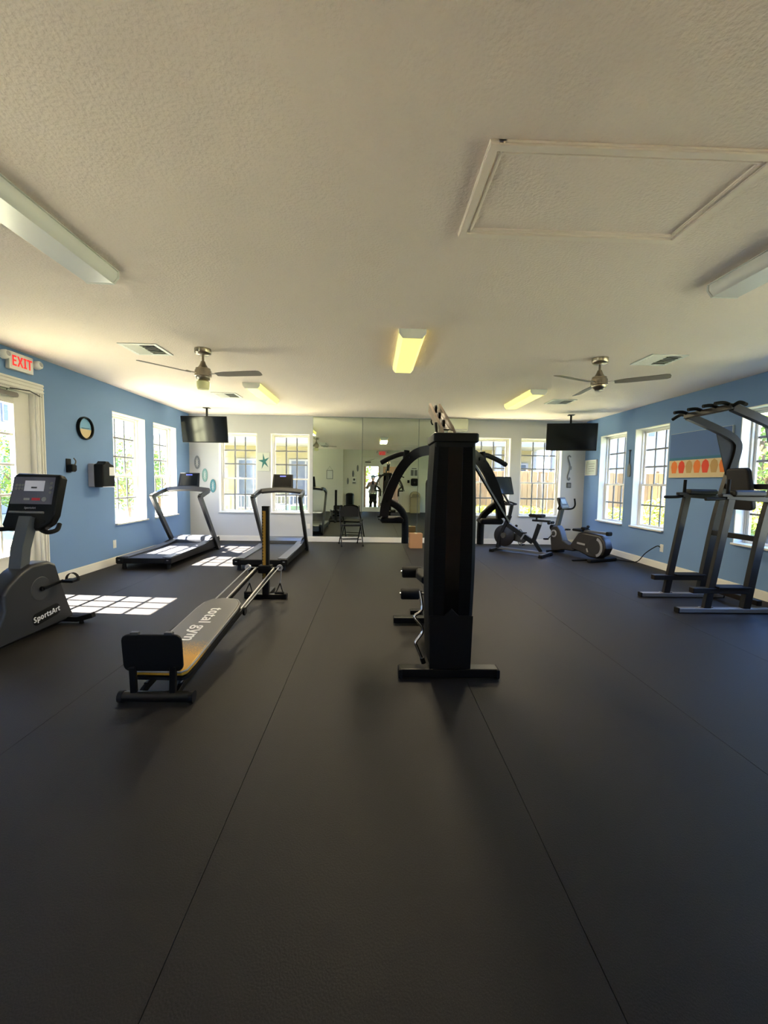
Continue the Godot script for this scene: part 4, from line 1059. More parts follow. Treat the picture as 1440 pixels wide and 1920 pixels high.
func folding_chair() -> void:
	var t := thing("folding_chair", "black steel folding chair in front of the mirror", "chair", Vector3(-0.455, 0, -8.97), 14.0)
	for s in [-1, 1]:
		# front leg runs up to the back; rear leg crosses it
		part(t, "leg", tb(curve([Vector3(s * 0.225, 0.01, 0.24), Vector3(s * 0.215, 0.42, 0.02), Vector3(s * 0.205, 0.62, -0.13), Vector3(s * 0.20, 0.80, -0.17)]), 0.012, 8), "black_steel")
		part(t, "leg", tb([Vector3(s * 0.20, 0.01, -0.23), Vector3(s * 0.195, 0.43, 0.12)], 0.012, 8), "black_steel")
		for z in [[0.225, 0.24], [0.20, -0.23]]: part(t, "foot_cap", tb([Vector3(s * z[0], 0.0, z[1]), Vector3(s * z[0], 0.03, z[1] * 0.95)], 0.016, 8), "soft_black")
	part(t, "leg_brace", tb([Vector3(-0.2, 0.14, 0.17), Vector3(0.2, 0.14, 0.17)], 0.009, 8), "black_steel")
	part(t, "leg_brace", tb([Vector3(-0.195, 0.12, -0.14), Vector3(0.195, 0.12, -0.14)], 0.009, 8), "black_steel")
	part(t, "seat", pr(rrect(0.38, 0.38, 0.05), 0.035, TR(Vector3(0, 0.43, 0.08), 86), 0.01), "soft_black")
	part(t, "backrest", pr([Vector2(-0.19, -0.10), Vector2(0.19, -0.10), Vector2(0.20, 0.0), Vector2(0.17, 0.10), Vector2(0.08, 0.13), Vector2(-0.08, 0.13), Vector2(-0.17, 0.10), Vector2(-0.20, 0.0)], 0.02, TR(Vector3(0, 0.69, -0.145), -10), 0.006), "soft_black")

func cardboard_box() -> void:
	var t := thing("cardboard_box", "tan cardboard box on the floor by the mirror", "box", Vector3(0.90, 0, -8.72), 3.0)
	part(t, "carton", bx(Vector3(0, 0.15, 0), Vector3(0.26, 0.30, 0.2), 0.002), "cardboard")
	part(t, "tape", bx(Vector3(0, 0.301, 0), Vector3(0.05, 0.002, 0.2)), "beige_plastic")
	part(t, "flap_seam", bx(Vector3(0, 0.3005, 0.0), Vector3(0.258, 0.001, 0.004)), "beige_dark")

func spin_bike() -> void:
	# front is -z locally; turned 45 degrees
	var t := thing("spin_bike", "black studio cycle with a tilted screen and big flywheel", "exercise bike", Vector3(2.88, 0, -8.14), 47.0)
	for q in [[-0.50, 0.50], [0.50, 0.56]]:
		var st := part(t, "stabiliser", bx(Vector3(0, 0.04, q[0]), Vector3(q[1], 0.05, 0.07), 0.012), "black_steel")
		for s in [-1, 1]: part(st, "rubber_foot", bx(Vector3(s * (q[1] / 2 - 0.05), 0.02, q[0]), Vector3(0.07, 0.04, 0.085), 0.008), "soft_black")
	part(t, "base_rail", bar(MB.new(), Vector3(0, 0.06, -0.50), Vector3(0, 0.06, 0.50), 0.06, 0.045), "rail_gray")
	part(t, "main_tube", sweep(MB.new(), [Vector3(0, 0.56, -0.30), Vector3(0, 0.42, -0.06), Vector3(0, 0.25, 0.24)], 0.055, 0.09, Vector3.RIGHT), "black_steel")
	part(t, "fork", sweep(MB.new(), [Vector3(0, 0.07, -0.46), Vector3(0, 0.30, -0.42), Vector3(0, 0.62, -0.28), Vector3(0, 0.72, -0.24)], 0.10, 0.06, Vector3.RIGHT), "black_steel")
	part(t, "seat_tube", sweep(MB.new(), [Vector3(0, 0.08, 0.42), Vector3(0, 0.28, 0.26), Vector3(0, 0.60, 0.36)], 0.055, 0.07, Vector3.RIGHT), "black_steel")
	var fw := part(t, "flywheel", la([Vector2(0, -0.03), Vector2(0.15, -0.03), Vector2(0.21, -0.02), Vector2(0.215, 0.0), Vector2(0.21, 0.02), Vector2(0.15, 0.03), Vector2(0, 0.03)], TR(Vector3(0, 0.32, -0.34), 0, 0, 90), 32), "flywheel")
	part(fw, "hub", la([Vector2(0, -0.055), Vector2(0.05, -0.055), Vector2(0.06, -0.03), Vector2(0.06, 0.03), Vector2(0.05, 0.055), Vector2(0, 0.055)], TR(Vector3(0, 0.32, -0.34), 0, 0, 90), 20), "dark_gray")
	part(t, "chain_guard", pr([Vector2(-0.30, 0.24), Vector2(0.06, 0.20), Vector2(0.12, 0.26), Vector2(0.10, 0.34), Vector2(0.0, 0.36), Vector2(-0.28, 0.40), Vector2(-0.36, 0.34)], 0.03, Transform3D(Basis(Vector3(0, 0, 1), Vector3.UP, Vector3(-1, 0, 0)), Vector3(0.075, 0, -0.02)), 0.006), "dark_gray")
	for s in [-1, 1]:
		var e := Vector3(s * 0.12, 0.29 - s * 0.14, 0.05 - s * 0.09)
		var cr := part(t, "crank", bar(MB.new(), Vector3(s * 0.10, 0.29, 0.05), e, 0.014, 0.026), "silver")
		part(cr, "pedal", bx(e + Vector3(s * 0.06, 0, 0), Vector3(0.10, 0.025, 0.08), 0.006), "black_plastic")
		part(cr, "toe_cage", tb([e + Vector3(s * 0.02, 0.0, -0.04), e + Vector3(s * 0.03, 0.06, -0.08), e + Vector3(s * 0.09, 0.06, -0.08), e + Vector3(s * 0.10, 0.0, -0.04)], 0.006, 6), "soft_black")
	part(t, "seat_post", bar(MB.new(), Vector3(0, 0.55, 0.35), Vector3(0, 0.66, 0.39), 0.04, 0.05), "silver")
	part(t, "seat_slider", bar(MB.new(), Vector3(0, 0.665, 0.22), Vector3(0, 0.665, 0.56), 0.045, 0.04), "black_steel")
	part(t, "saddle", pr([Vector2(-0.13, -0.10), Vector2(-0.04, -0.11), Vector2(0.03, -0.04), Vector2(0.15, -0.02), Vector2(0.15, 0.02), Vector2(0.03, 0.04), Vector2(-0.04, 0.11), Vector2(-0.13, 0.10)], 0.06, Transform3D(Basis(Vector3(0, 0, -1), Vector3(1, 0, 0), Vector3(0, -1, 0)), Vector3(0, 0.755, 0.30)), 0.018), "soft_black")
	part(t, "saddle_clamp", bar(MB.new(), Vector3(0, 0.68, 0.30), Vector3(0, 0.73, 0.30), 0.03, 0.03), "black_steel")
	for s in [-1, 1]: part(t, "dumbbell_holder", tb([Vector3(s * 0.02, 0.64, 0.56), Vector3(s * 0.12, 0.64, 0.57)], 0.026, 10), "soft_black")
	part(t, "resistance_knob", la([Vector2(0, 0), Vector2(0.025, 0), Vector2(0.025, 0.03), Vector2(0, 0.035)], TR(Vector3(0, 0.52, -0.10), 30), 12), "soft_black")
	part(t, "handlebar_post", bar(MB.new(), Vector3(0, 0.68, -0.25), Vector3(0, 0.93, -0.20), 0.05, 0.055), "black_steel")
	var hb := MB.new()
	for s in [-1, 1]:
		tube(hb, curve([Vector3(0, 0.94, -0.19), Vector3(s * 0.14, 0.945, -0.18), Vector3(s * 0.23, 0.95, -0.24), Vector3(s * 0.22, 1.0, -0.42)]), 0.016, 8)
		tube(hb, curve([Vector3(s * 0.02, 0.94, -0.2), Vector3(s * 0.06, 0.96, -0.32), Vector3(s * 0.08, 1.02, -0.44)]), 0.015, 8)
	part(t, "handlebar", hb, "soft_black")
	part(t, "screen_mount", bar(MB.new(), Vector3(0, 0.94, -0.24), Vector3(0, 1.16, -0.40), 0.04, 0.03), "black_steel")
	var B := Basis(Vector3.UP, deg_to_rad(-22)) * Basis(Vector3.RIGHT, deg_to_rad(-16))
	var sc := part(t, "tablet_screen", pr(rrect(0.50, 0.36, 0.015), 0.025, Transform3D(B, Vector3(0, 1.31, -0.41)), 0.005), "black_plastic")
	part(sc, "glass", bx(Vector3(0, 1.31, -0.41) + B * Vector3(0, 0, 0.0135), Vector3(0.47, 0.33, 0.002), 0.0, B), "tablet_glass")

func recumbent_bike() -> void:
	# front (console mast) at -z, wheel housing at +z
	var t := thing("recumbent_bike", "brown-grey step-through exercise bike with console mast and round rear housing", "exercise bike", Vector3(3.89, 0, -7.83), 22.0)
	var TS := Transform3D(Basis(Vector3(0, 0, 1), Vector3.UP, Vector3(-1, 0, 0)), Vector3.ZERO)
	part(t, "front_housing", pr([Vector2(-0.62, 0.03), Vector2(-0.66, 0.25), Vector2(-0.66, 0.46), Vector2(-0.60, 0.53), Vector2(-0.50, 0.54), Vector2(-0.42, 0.46), Vector2(-0.34, 0.27), Vector2(-0.20, 0.215), Vector2(-0.12, 0.23), Vector2(-0.02, 0.14), Vector2(-0.08, 0.10), Vector2(-0.32, 0.09), Vector2(-0.50, 0.04)], 0.16, TS, 0.02), "taupe_gray")
	part(t, "front_disc", pr(circ(0.075, 24), 0.01, TR(Vector3(-0.083, 0.38, -0.56), 0, 90), 0.003), "silver")
	part(t, "disc_centre", pr(circ(0.045, 20), 0.01, TR(Vector3(-0.087, 0.38, -0.56), 0, 90), 0.003), "dark_gray")
	part(t, "crank_cap", pr(circ(0.06, 18), 0.14, TR(Vector3(0, 0.49, -0.64), 0, 90), 0.01), "black_plastic")
	var hs := part(t, "rear_housing", pr([Vector2(-0.16, 0.20), Vector2(0.02, 0.45), Vector2(0.10, 0.48), Vector2(0.50, 0.46), Vector2(0.60, 0.38), Vector2(0.64, 0.25), Vector2(0.58, 0.12), Vector2(0.46, 0.05), Vector2(0.30, 0.05), Vector2(0.05, 0.12), Vector2(-0.10, 0.14)], 0.20, TS, 0.03), "taupe_gray")
	var arc := []
	for i in 13:
		var a := deg_to_rad(-80.0 + 160.0 * i / 12.0)
		arc.append(Vector3(-0.106, 0.25 + sin(a) * 0.15, 0.44 + cos(a) * 0.12))
	part(hs, "wheel_arc", sweep(MB.new(), arc, 0.012, 0.045, Vector3.RIGHT), "silver")
	part(hs, "wheel_dish", pr(circ(0.15, 24, 0.17), 0.208, TR(Vector3(0, 0.25, 0.42), 0, 90), 0.008), "taupe_dark")
	part(hs, "side_badge", bx(Vector3(-0.102, 0.27, 0.12), Vector3(0.004, 0.035, 0.18), 0.001, Basis(Vector3.RIGHT, 0.06)), "grey_ink")
	part(hs, "side_badge", bx(Vector3(-0.102, 0.17, 0.26), Vector3(0.004, 0.07, 0.03), 0.001, Basis(Vector3.RIGHT, -0.4)), "grey_ink")
	part(t, "seat_rail", bar(MB.new(), Vector3(0, 0.505, 0.0), Vector3(0, 0.505, 0.60), 0.08, 0.04), "rail_gray")
	part(t, "rail_stop", bx(Vector3(0, 0.505, 0.61), Vector3(0.12, 0.07, 0.06), 0.015), "soft_black")
	var sb := bx(Vector3(0, 0.51, 0.02), Vector3(0.26, 0.045, 0.20), 0.015)
	box(sb, Vector3(0, 0.545, 0.10), Vector3(0.12, 0.05, 0.09), 0.012)
	part(t, "seat_carriage", sb, "soft_black")
	part(t, "carriage_knob", la([Vector2(0, 0), Vector2(0.02, 0), Vector2(0.03, 0.02), Vector2(0.02, 0.04), Vector2(0, 0.045)], TR(Vector3(0.06, 0.56, 0.12)), 12), "black_plastic")
	part(t, "mast", sweep(MB.new(), [Vector3(0, 0.50, -0.56), Vector3(0, 0.70, -0.51), Vector3(0, 0.90, -0.46)], 0.075, 0.07, Vector3.RIGHT), "mast_gray")
	var B := Basis(Vector3.UP, deg_to_rad(12)) * Basis(Vector3.RIGHT, deg_to_rad(-24))
	var CP := Vector3(0, 0.97, -0.44)
	var con := part(t, "console", pr([Vector2(-0.13, -0.11), Vector2(0.13, -0.11), Vector2(0.14, -0.06), Vector2(0.11, 0.13), Vector2(-0.11, 0.13), Vector2(-0.14, -0.06)], 0.06, Transform3D(B, CP), 0.012), "taupe_gray")
	part(con, "display", bx(CP + B * Vector3(0, 0.04, 0.031), Vector3(0.15, 0.10, 0.003), 0.0, B), "lcd_off")
	part(con, "keypad", bx(CP + B * Vector3(0, -0.06, 0.031), Vector3(0.2, 0.04, 0.003), 0.0, B), "mid_gray")
	for s in [-1, 1]: part(t, "handle", tb(curve([Vector3(s * 0.05, 0.87, -0.44), Vector3(s * 0.18, 0.88, -0.38), Vector3(s * 0.20, 0.95, -0.33), Vector3(s * 0.19, 1.08, -0.34)]), 0.016, 8), "soft_black")
	for s in [-1, 1]:
		var e := Vector3(s * 0.13, 0.36 + s * 0.10, -0.56 + s * 0.1)
		var cr := part(t, "crank", bar(MB.new(), Vector3(s * 0.095, 0.38, -0.56), e, 0.012, 0.022), "dark_gray")
		part(cr, "pedal", bx(e + Vector3(s * 0.05, 0, 0), Vector3(0.09, 0.03, 0.07), 0.006), "soft_black")
	part(t, "front_foot", bx(Vector3(0, 0.025, -0.58), Vector3(0.44, 0.05, 0.07), 0.012), "soft_black")
	part(t, "rear_foot", bx(Vector3(0, 0.03, 0.50), Vector3(0.66, 0.055, 0.09), 0.014), "soft_black")
	part(t, "floor_bar", bar(MB.new(), Vector3(-0.12, 0.015, 0.36), Vector3(-0.5, 0.015, 0.30), 0.03, 0.025), "soft_black")

func dip_station() -> void:
	var t := thing("dip_station", "dark steel pull-up and dip tower with a padded backrest by the right wall", "gym machine", Vector3(3.75, 0, -4.72))
	var o := Vector3(3.75, 0, -4.72)
	for s in [-1, 1]:
		var z := -0.315 if s < 0 else 0.315    # far frame, near frame
		var fb := part(t, "base_runner", bx(Vector3(0.04, 0.03, z), Vector3(1.02, 0.05, 0.07), 0.008), "silver_steel")
		for e in [-1, 1]: part(fb, "runner_cap", bx(Vector3(0.04 + e * 0.51, 0.03, z), Vector3(0.02, 0.054, 0.074), 0.005), "soft_black")
		part(t, "front_post", bar(MB.new(), Vector3(-0.155, 0.05, z), Vector3(0.035, 1.26, z), 0.05, 0.075, Vector3.RIGHT), "brown_steel")
		part(t, "rear_post", sweep(MB.new(), curve([Vector3(0.27, 0.05, z), Vector3(0.40, 0.93, z), Vector3(0.515, 1.44, z), Vector3(0.60, 1.77, z), Vector3(0.575, 1.90, z), Vector3(0.40, 2.01, z), Vector3(-0.02, 2.18, z)], 4), 0.06, 0.08, Vector3(0, 0, 1)), "brown_steel")
		part(t, "gusset", pr([Vector2(0.50, 1.44), Vector2(0.56, 1.46), Vector2(0.60, 1.76), Vector2(0.57, 1.86), Vector2(0.34, 1.98)], 0.008, TR(Vector3(0, 0, z)), 0.0), "brown_steel")
		var stp := part(t, "step", bx(Vector3(-0.02, 0.245, z), Vector3(0.62, 0.06, 0.07), 0.006), "brown_steel")
		part(stp, "step_tread", bx(Vector3(0.10, 0.285, z + s * 0.0), Vector3(0.36, 0.016, 0.15), 0.004), "soft_black")
		part(t, "arm_beam", bar(MB.new(), Vector3(-0.03, 1.25, z), Vector3(0.44, 1.22, z), 0.055, 0.055), "brown_steel")
		part(t, "arm_pad", bx(Vector3(0.20, 1.285, z), Vector3(0.36, 0.07, 0.13), 0.025), "brown_pad")
		part(t, "dip_grip", tb(curve([Vector3(0.03, 1.25, z), Vector3(-0.08, 1.225, z), Vector3(-0.24, 1.22, z)]), 0.018, 10), "soft_black")
		part(t, "upright_grip", tb([Vector3(-0.005, 1.27, z), Vector3(0.0, 1.43, z)], 0.018, 10), "soft_black")
		part(t, "clevis", bx(Vector3(-0.04, 1.262, z), Vector3(0.09, 0.035, 0.06), 0.006), "brown_steel")
		for e in [-1, 1]: part(fb, "bolt", la([Vector2(0, 0), Vector2(0.012, 0), Vector2(0.012, 0.01), Vector2(0, 0.012)], TR(Vector3(-0.155 + e * 0.07, 0.055, z)), 8), "silver")
	part(t, "rear_crossbeam", bx(Vector3(0.45, 0.10, 0), Vector3(0.06, 0.06, 0.60), 0.006), "brown_steel")
	part(t, "back_beam", bx(Vector3(0.49, 1.36, 0), Vector3(0.05, 0.06, 0.60), 0.006), "brown_steel")
	part(t, "lower_beam", bx(Vector3(0.37, 0.80, 0), Vector3(0.05, 0.06, 0.60), 0.006), "brown_steel")
	part(t, "back_pad", pr(rrect(0.30, 0.48, 0.05), 0.07, TR(Vector3(0.41, 1.33, 0.0), 0, -90, 0) * TR(Vector3.ZERO, 12), 0.02), "brown_pad")
	part(t, "pull_up_beam", bx(Vector3(-0.03, 2.185, 0), Vector3(0.06, 0.06, 0.68), 0.006), "brown_steel")
	for z in [-0.30, -0.08, 0.14, 0.30]:
		part(t, "pull_up_grip", tb(curve([Vector3(0.0, 2.19, z), Vector3(-0.10, 2.225, z), Vector3(-0.20, 2.215, z)]), 0.019, 10), "soft_black")
	part(t, "wide_grip", tb(curve([Vector3(-0.03, 2.19, 0.33), Vector3(-0.04, 2.21, 0.42), Vector3(-0.06, 2.17, 0.52)]), 0.019, 10), "soft_black")
	part(t, "wide_grip", tb(curve([Vector3(-0.03, 2.19, -0.33), Vector3(-0.04, 2.21, -0.42), Vector3(-0.06, 2.17, -0.52)]), 0.019, 10), "soft_black")

# ---------------------------------------------------------------- outside
func leaf_mesh(rx: float, ry: float, rz: float, count: int, size: float, boxy: float, sd: int) -> ArrayMesh:
	var rg := RandomNumberGenerator.new()
	rg.seed = sd
	var m := MB.new()
	for i in count:
		var d := Vector3(rg.randfn(), rg.randfn(), rg.randfn()).normalized()
		var k := 1.0 / maxf(absf(d.x), maxf(absf(d.y), absf(d.z)))
		var p := d * lerpf(1.0, k, boxy) * (0.62 + 0.42 * sqrt(rg.randf()))
		p = Vector3(p.x * rx, p.y * ry, p.z * rz)
		var nn := (d + Vector3(rg.randfn(), rg.randfn(), rg.randfn()) * 0.6).normalized()
		var a := nn.cross(Vector3(rg.randfn(), rg.randfn(), rg.randfn())).normalized()
		var b := nn.cross(a)
		var s := size * rg.randf_range(0.7, 1.3)
		m.tri(p - a * s, p + b * s * 0.45, p + a * s, nn, nn, nn)
		m.tri(p - a * s, p - b * s * 0.45, p + a * s, nn, nn, nn)
	return m.mesh()

func shrub(called: String, label: String, at: Vector3, mesh: ArrayMesh, h: float, mat: String, group: String, trunk := 0.0) -> Node3D:
	var t := thing(called, label, "shrub" if trunk == 0.0 else "tree", at, 0.0, group)
	part(t, "foliage", mesh, mat).position = Vector3(0, h, 0)
	var st := MB.new()
	if trunk > 0.0:
		tube(st, curve([Vector3(0, -0.1, 0), Vector3(0.05, h * 0.4, 0.03), Vector3(-0.03, h * 0.8, 0), Vector3(0, h + 0.3, 0)]), trunk, 8)
		for k in 4: tube(st, [Vector3(0, h * 0.55 + 0.1 * k, 0), Vector3(cos(k * 1.7) * 0.7, h + 0.2, sin(k * 1.7) * 0.7)], [trunk * 0.5, trunk * 0.15], 6)
		part(t, "trunk", st, "bark")
	else:
		for k in 5: tube(st, [Vector3(cos(k * 1.3) * 0.05, -0.1, sin(k * 1.3) * 0.05), Vector3(cos(k * 1.3) * 0.25, h, sin(k * 1.3) * 0.2)], 0.012, 5)
		part(t, "stems", st, "bark")
	return t

func house(called: String, label: String, T: Transform3D, w: float, h: float, rows: Array, cols: int, mat: String) -> Node3D:
	# local +z is the face towards the gym
	var t := thing(called, label, "building")
	t.transform = T
	part(t, "wall", bx(Vector3(0, h / 2, -2.0), Vector3(w, h, 4.0)), mat)
	var step := w / cols
	for r in rows:
		for c in cols:
			var x := -w / 2 + step * (c + 0.5)
			var f := part(t, "window", bx(Vector3(x, r[0], 0.03), Vector3(1.1, r[1], 0.06), 0.01), "facade")
			for a in [-1, 1]:
				for b in [-1, 1]:
					part(f, "pane", bx(Vector3(x + a * 0.26, r[0] + b * (r[1] / 4 - 0.015), 0.062), Vector3(0.46, r[1] / 2 - 0.09, 0.006)), "far_glass")
	part(t, "roof", pr([Vector2(-0.6, 0), Vector2(4.6, 0), Vector2(2.0, 1.6)], w + 0.8, Transform3D(Basis(Vector3(0, 0, -1), Vector3.UP, Vector3(1, 0, 0)), Vector3(0, h, 0))), "roof")
	return t

func build_outside() -> void:
	struct("lawn", bx(Vector3(0, -0.28, -6), Vector3(60, 0.2, 56)), "lawn")
	struct("walkway", bx(Vector3(0.8, -0.15, 2.25), Vector3(7.0, 0.1, 3.7), 0.004), "paving")
	# covered entry outside the front door, seen in the mirror through the door glass
	var c := thing("porch_roof", "flat porch roof over the entry outside the front door", "roof", Vector3(0.1, 2.64, 2.13))
	part(c, "soffit", bx(Vector3(0, 0.03, 0), Vector3(5.6, 0.06, 3.40)), "stucco")
	part(c, "fascia", bx(Vector3(0, 0.11, 0), Vector3(5.6, 0.10, 3.46), 0.01), "trim")
	var pw := thing("porch_wall", "tan stucco walls enclosing the entry outside the front door", "wall", Vector3(-2.4, -0.1, 1.98))
	part(pw, "side_wall", bx(Vector3(0, 1.36, 0), Vector3(0.2, 2.72, 3.16), 0.01), "stucco")
	part(pw, "end_wall", bx(Vector3(0.97, 1.36, 1.68), Vector3(2.14, 2.72, 0.2), 0.01), "stucco")
	part(pw, "end_wall", bx(Vector3(3.83, 1.36, 1.68), Vector3(2.26, 2.72, 0.2), 0.01), "stucco")
	# buildings
	var A := house("apartment_building", "white two-storey apartment block across the lawn by the side door", TR(Vector3(-14.5, -0.15, -11.5), 0, 90), 22.0, 6.0, [[1.5, 1.5], [4.3, 1.4]], 7, "facade")
	A.set_meta("group", "white apartment blocks")
	var Bd := house("apartment_building", "white apartment block with a railed porch behind the far windows", TR(Vector3(-0.543, -0.15, -15.5)), 13.0, 6.0, [[4.5, 1.4]], 7, "facade")
	Bd.set_meta("group", "white apartment blocks")
	part(Bd, "porch_wall", bx(Vector3(0, 1.35, 0.02), Vector3(12.6, 2.7, 0.05)), "facade_cream")
	for k in 7:
		var x := -5.57 + 1.857 * k
		var d := part(Bd, "porch_window", bx(Vector3(x, 1.35, 0.07), Vector3(1.2, 1.8, 0.06), 0.01), "facade")
		for a in [-1, 1]: part(d, "pane", bx(Vector3(x + a * 0.27, 1.35, 0.102), Vector3(0.48, 1.66, 0.006)), "far_glass")
		part(Bd, "porch_column", bx(Vector3(x + 0.93, 1.35, 1.5), Vector3(0.18, 2.7, 0.18), 0.01), "facade")
	part(Bd, "porch_roof", bx(Vector3(0, 2.78, 0.8), Vector3(13.0, 0.16, 1.7), 0.01), "facade")
	part(Bd, "hand_rail", bx(Vector3(0, 1.0, 1.5), Vector3(12.6, 0.06, 0.06)), "facade")
	part(Bd, "foot_rail", bx(Vector3(0, 0.18, 1.5), Vector3(12.6, 0.05, 0.05)), "facade")
	for k in 96: part(Bd, "baluster", bx(Vector3(-6.2 + 0.13 * k, 0.59, 1.5), Vector3(0.03, 0.78, 0.03)), "facade")
	var D := house("apartment_building", "white apartment block beyond the wooden fence", TR(Vector3(13.0, -0.15, -17.5), 0, -8), 9.0, 6.2, [[4.2, 1.4]], 5, "facade")
	D.set_meta("group", "white apartment blocks")
	# condenser boxes outside the window behind the middle treadmill
	for k in 2:
		var u := thing("air_condenser", ["pale green outdoor condenser box below the far window", "dark green outdoor condenser box below the far window"][k], "air conditioner", Vector3(-2.35 + 0.45 * k, -0.18, -11.0), 0.0)
		part(u, "case", bx(Vector3(0, 0.45, 0), Vector3(0.36, 0.9, 0.4), 0.02), ["pale_teal", "utility_green"][k])
		part(u, "top_grille", pr(circ(0.15, 16), 0.02, TR(Vector3(0, 0.91, 0), 90)), "dark_gray")
		for q in 5: part(u, "slot", bx(Vector3(-0.12 + 0.06 * q, 0.45, 0.2), Vector3(0.02, 0.7, 0.006)), "dark_gray")
	# fence with single boards
	var f := thing("wooden_fence", "tan wooden board fence behind a clipped hedge", "fence", Vector3(5.6, -0.18, -12.6))
	var rg := RandomNumberGenerator.new()
	rg.seed = 11
	for k in 40:
		part(f, "board", bx(Vector3(-2.9 + 0.152 * k, 0.95 + rg.randf_range(-0.012, 0.012), rg.randf_range(-0.005, 0.005)), Vector3(0.142, 1.9, 0.02), 0.003), "fence%d" % rg.randi_range(0, 2))
	for y in [0.35, 1.6]: part(f, "fence_rail", bx(Vector3(0.05, y, -0.05), Vector3(6.1, 0.09, 0.04)), "fence1")
	for k in 4: part(f, "post", bx(Vector3(-2.9 + 1.95 * k, 0.98, -0.09), Vector3(0.1, 2.0, 0.1), 0.005), "fence1")
	# hedges and trees
	var hm := leaf_mesh(0.62, 0.48, 0.45, 2600, 0.045, 0.45, 4)
	for k in 4: shrub("hedge_shrub", "yellow-green clipped hedge shrub in front of the wooden fence", Vector3(2.95 + 1.3 * k, -0.18, -11.75), hm, 0.42, "leaf0", "hedge by the wooden fence")
	var hm2 := leaf_mesh(0.6, 0.62, 0.6, 2600, 0.05, 0.35, 5)
	for k in 6: shrub("garden_shrub", "green garden shrub outside the right-hand windows", Vector3(7.4 + 0.35 * (k % 2), -0.18, -10.4 + 1.3 * k), hm2, 0.62, "leaf%d" % [2, 0][k % 2], "shrubs outside the right-hand windows")
	var tm := leaf_mesh(1.5, 1.5, 1.5, 4200, 0.085, 0.0, 6)
	for k in 3: shrub("garden_tree", "leafy garden tree rising behind the shrubs outside the right-hand windows", Vector3(9.8 + 0.7 * (k % 2), -0.18, -10.6 + 3.4 * k), tm, 2.4, "leaf%d" % [1, 2][k % 2], "trees outside the right-hand windows", 0.1)
	var tm2 := leaf_mesh(0.85, 1.0, 0.85, 2600, 0.06, 0.0, 7)
	for q in [[-9.0, -11.2, "small leafy tree on the lawn outside the glazed side door"], [-6.5, -11.5, "small leafy tree on the lawn outside the blue-wall window by the clock"], [-8.5, -17.2, "small leafy tree on the lawn beyond the corner of the blue wall"]]:
		shrub("lawn_tree", q[2], Vector3(q[0], -0.18, q[1]), tm2, 1.7, "leaf1", "small lawn trees", 0.06)
	for k in 2: shrub("porch_tree", "bright green tree across the path from the front door", Vector3(-1.6 + 3.4 * k, -0.18, 7.0 + 0.8 * k), tm, 2.3, "leaf2", "trees opposite the front door", 0.1)

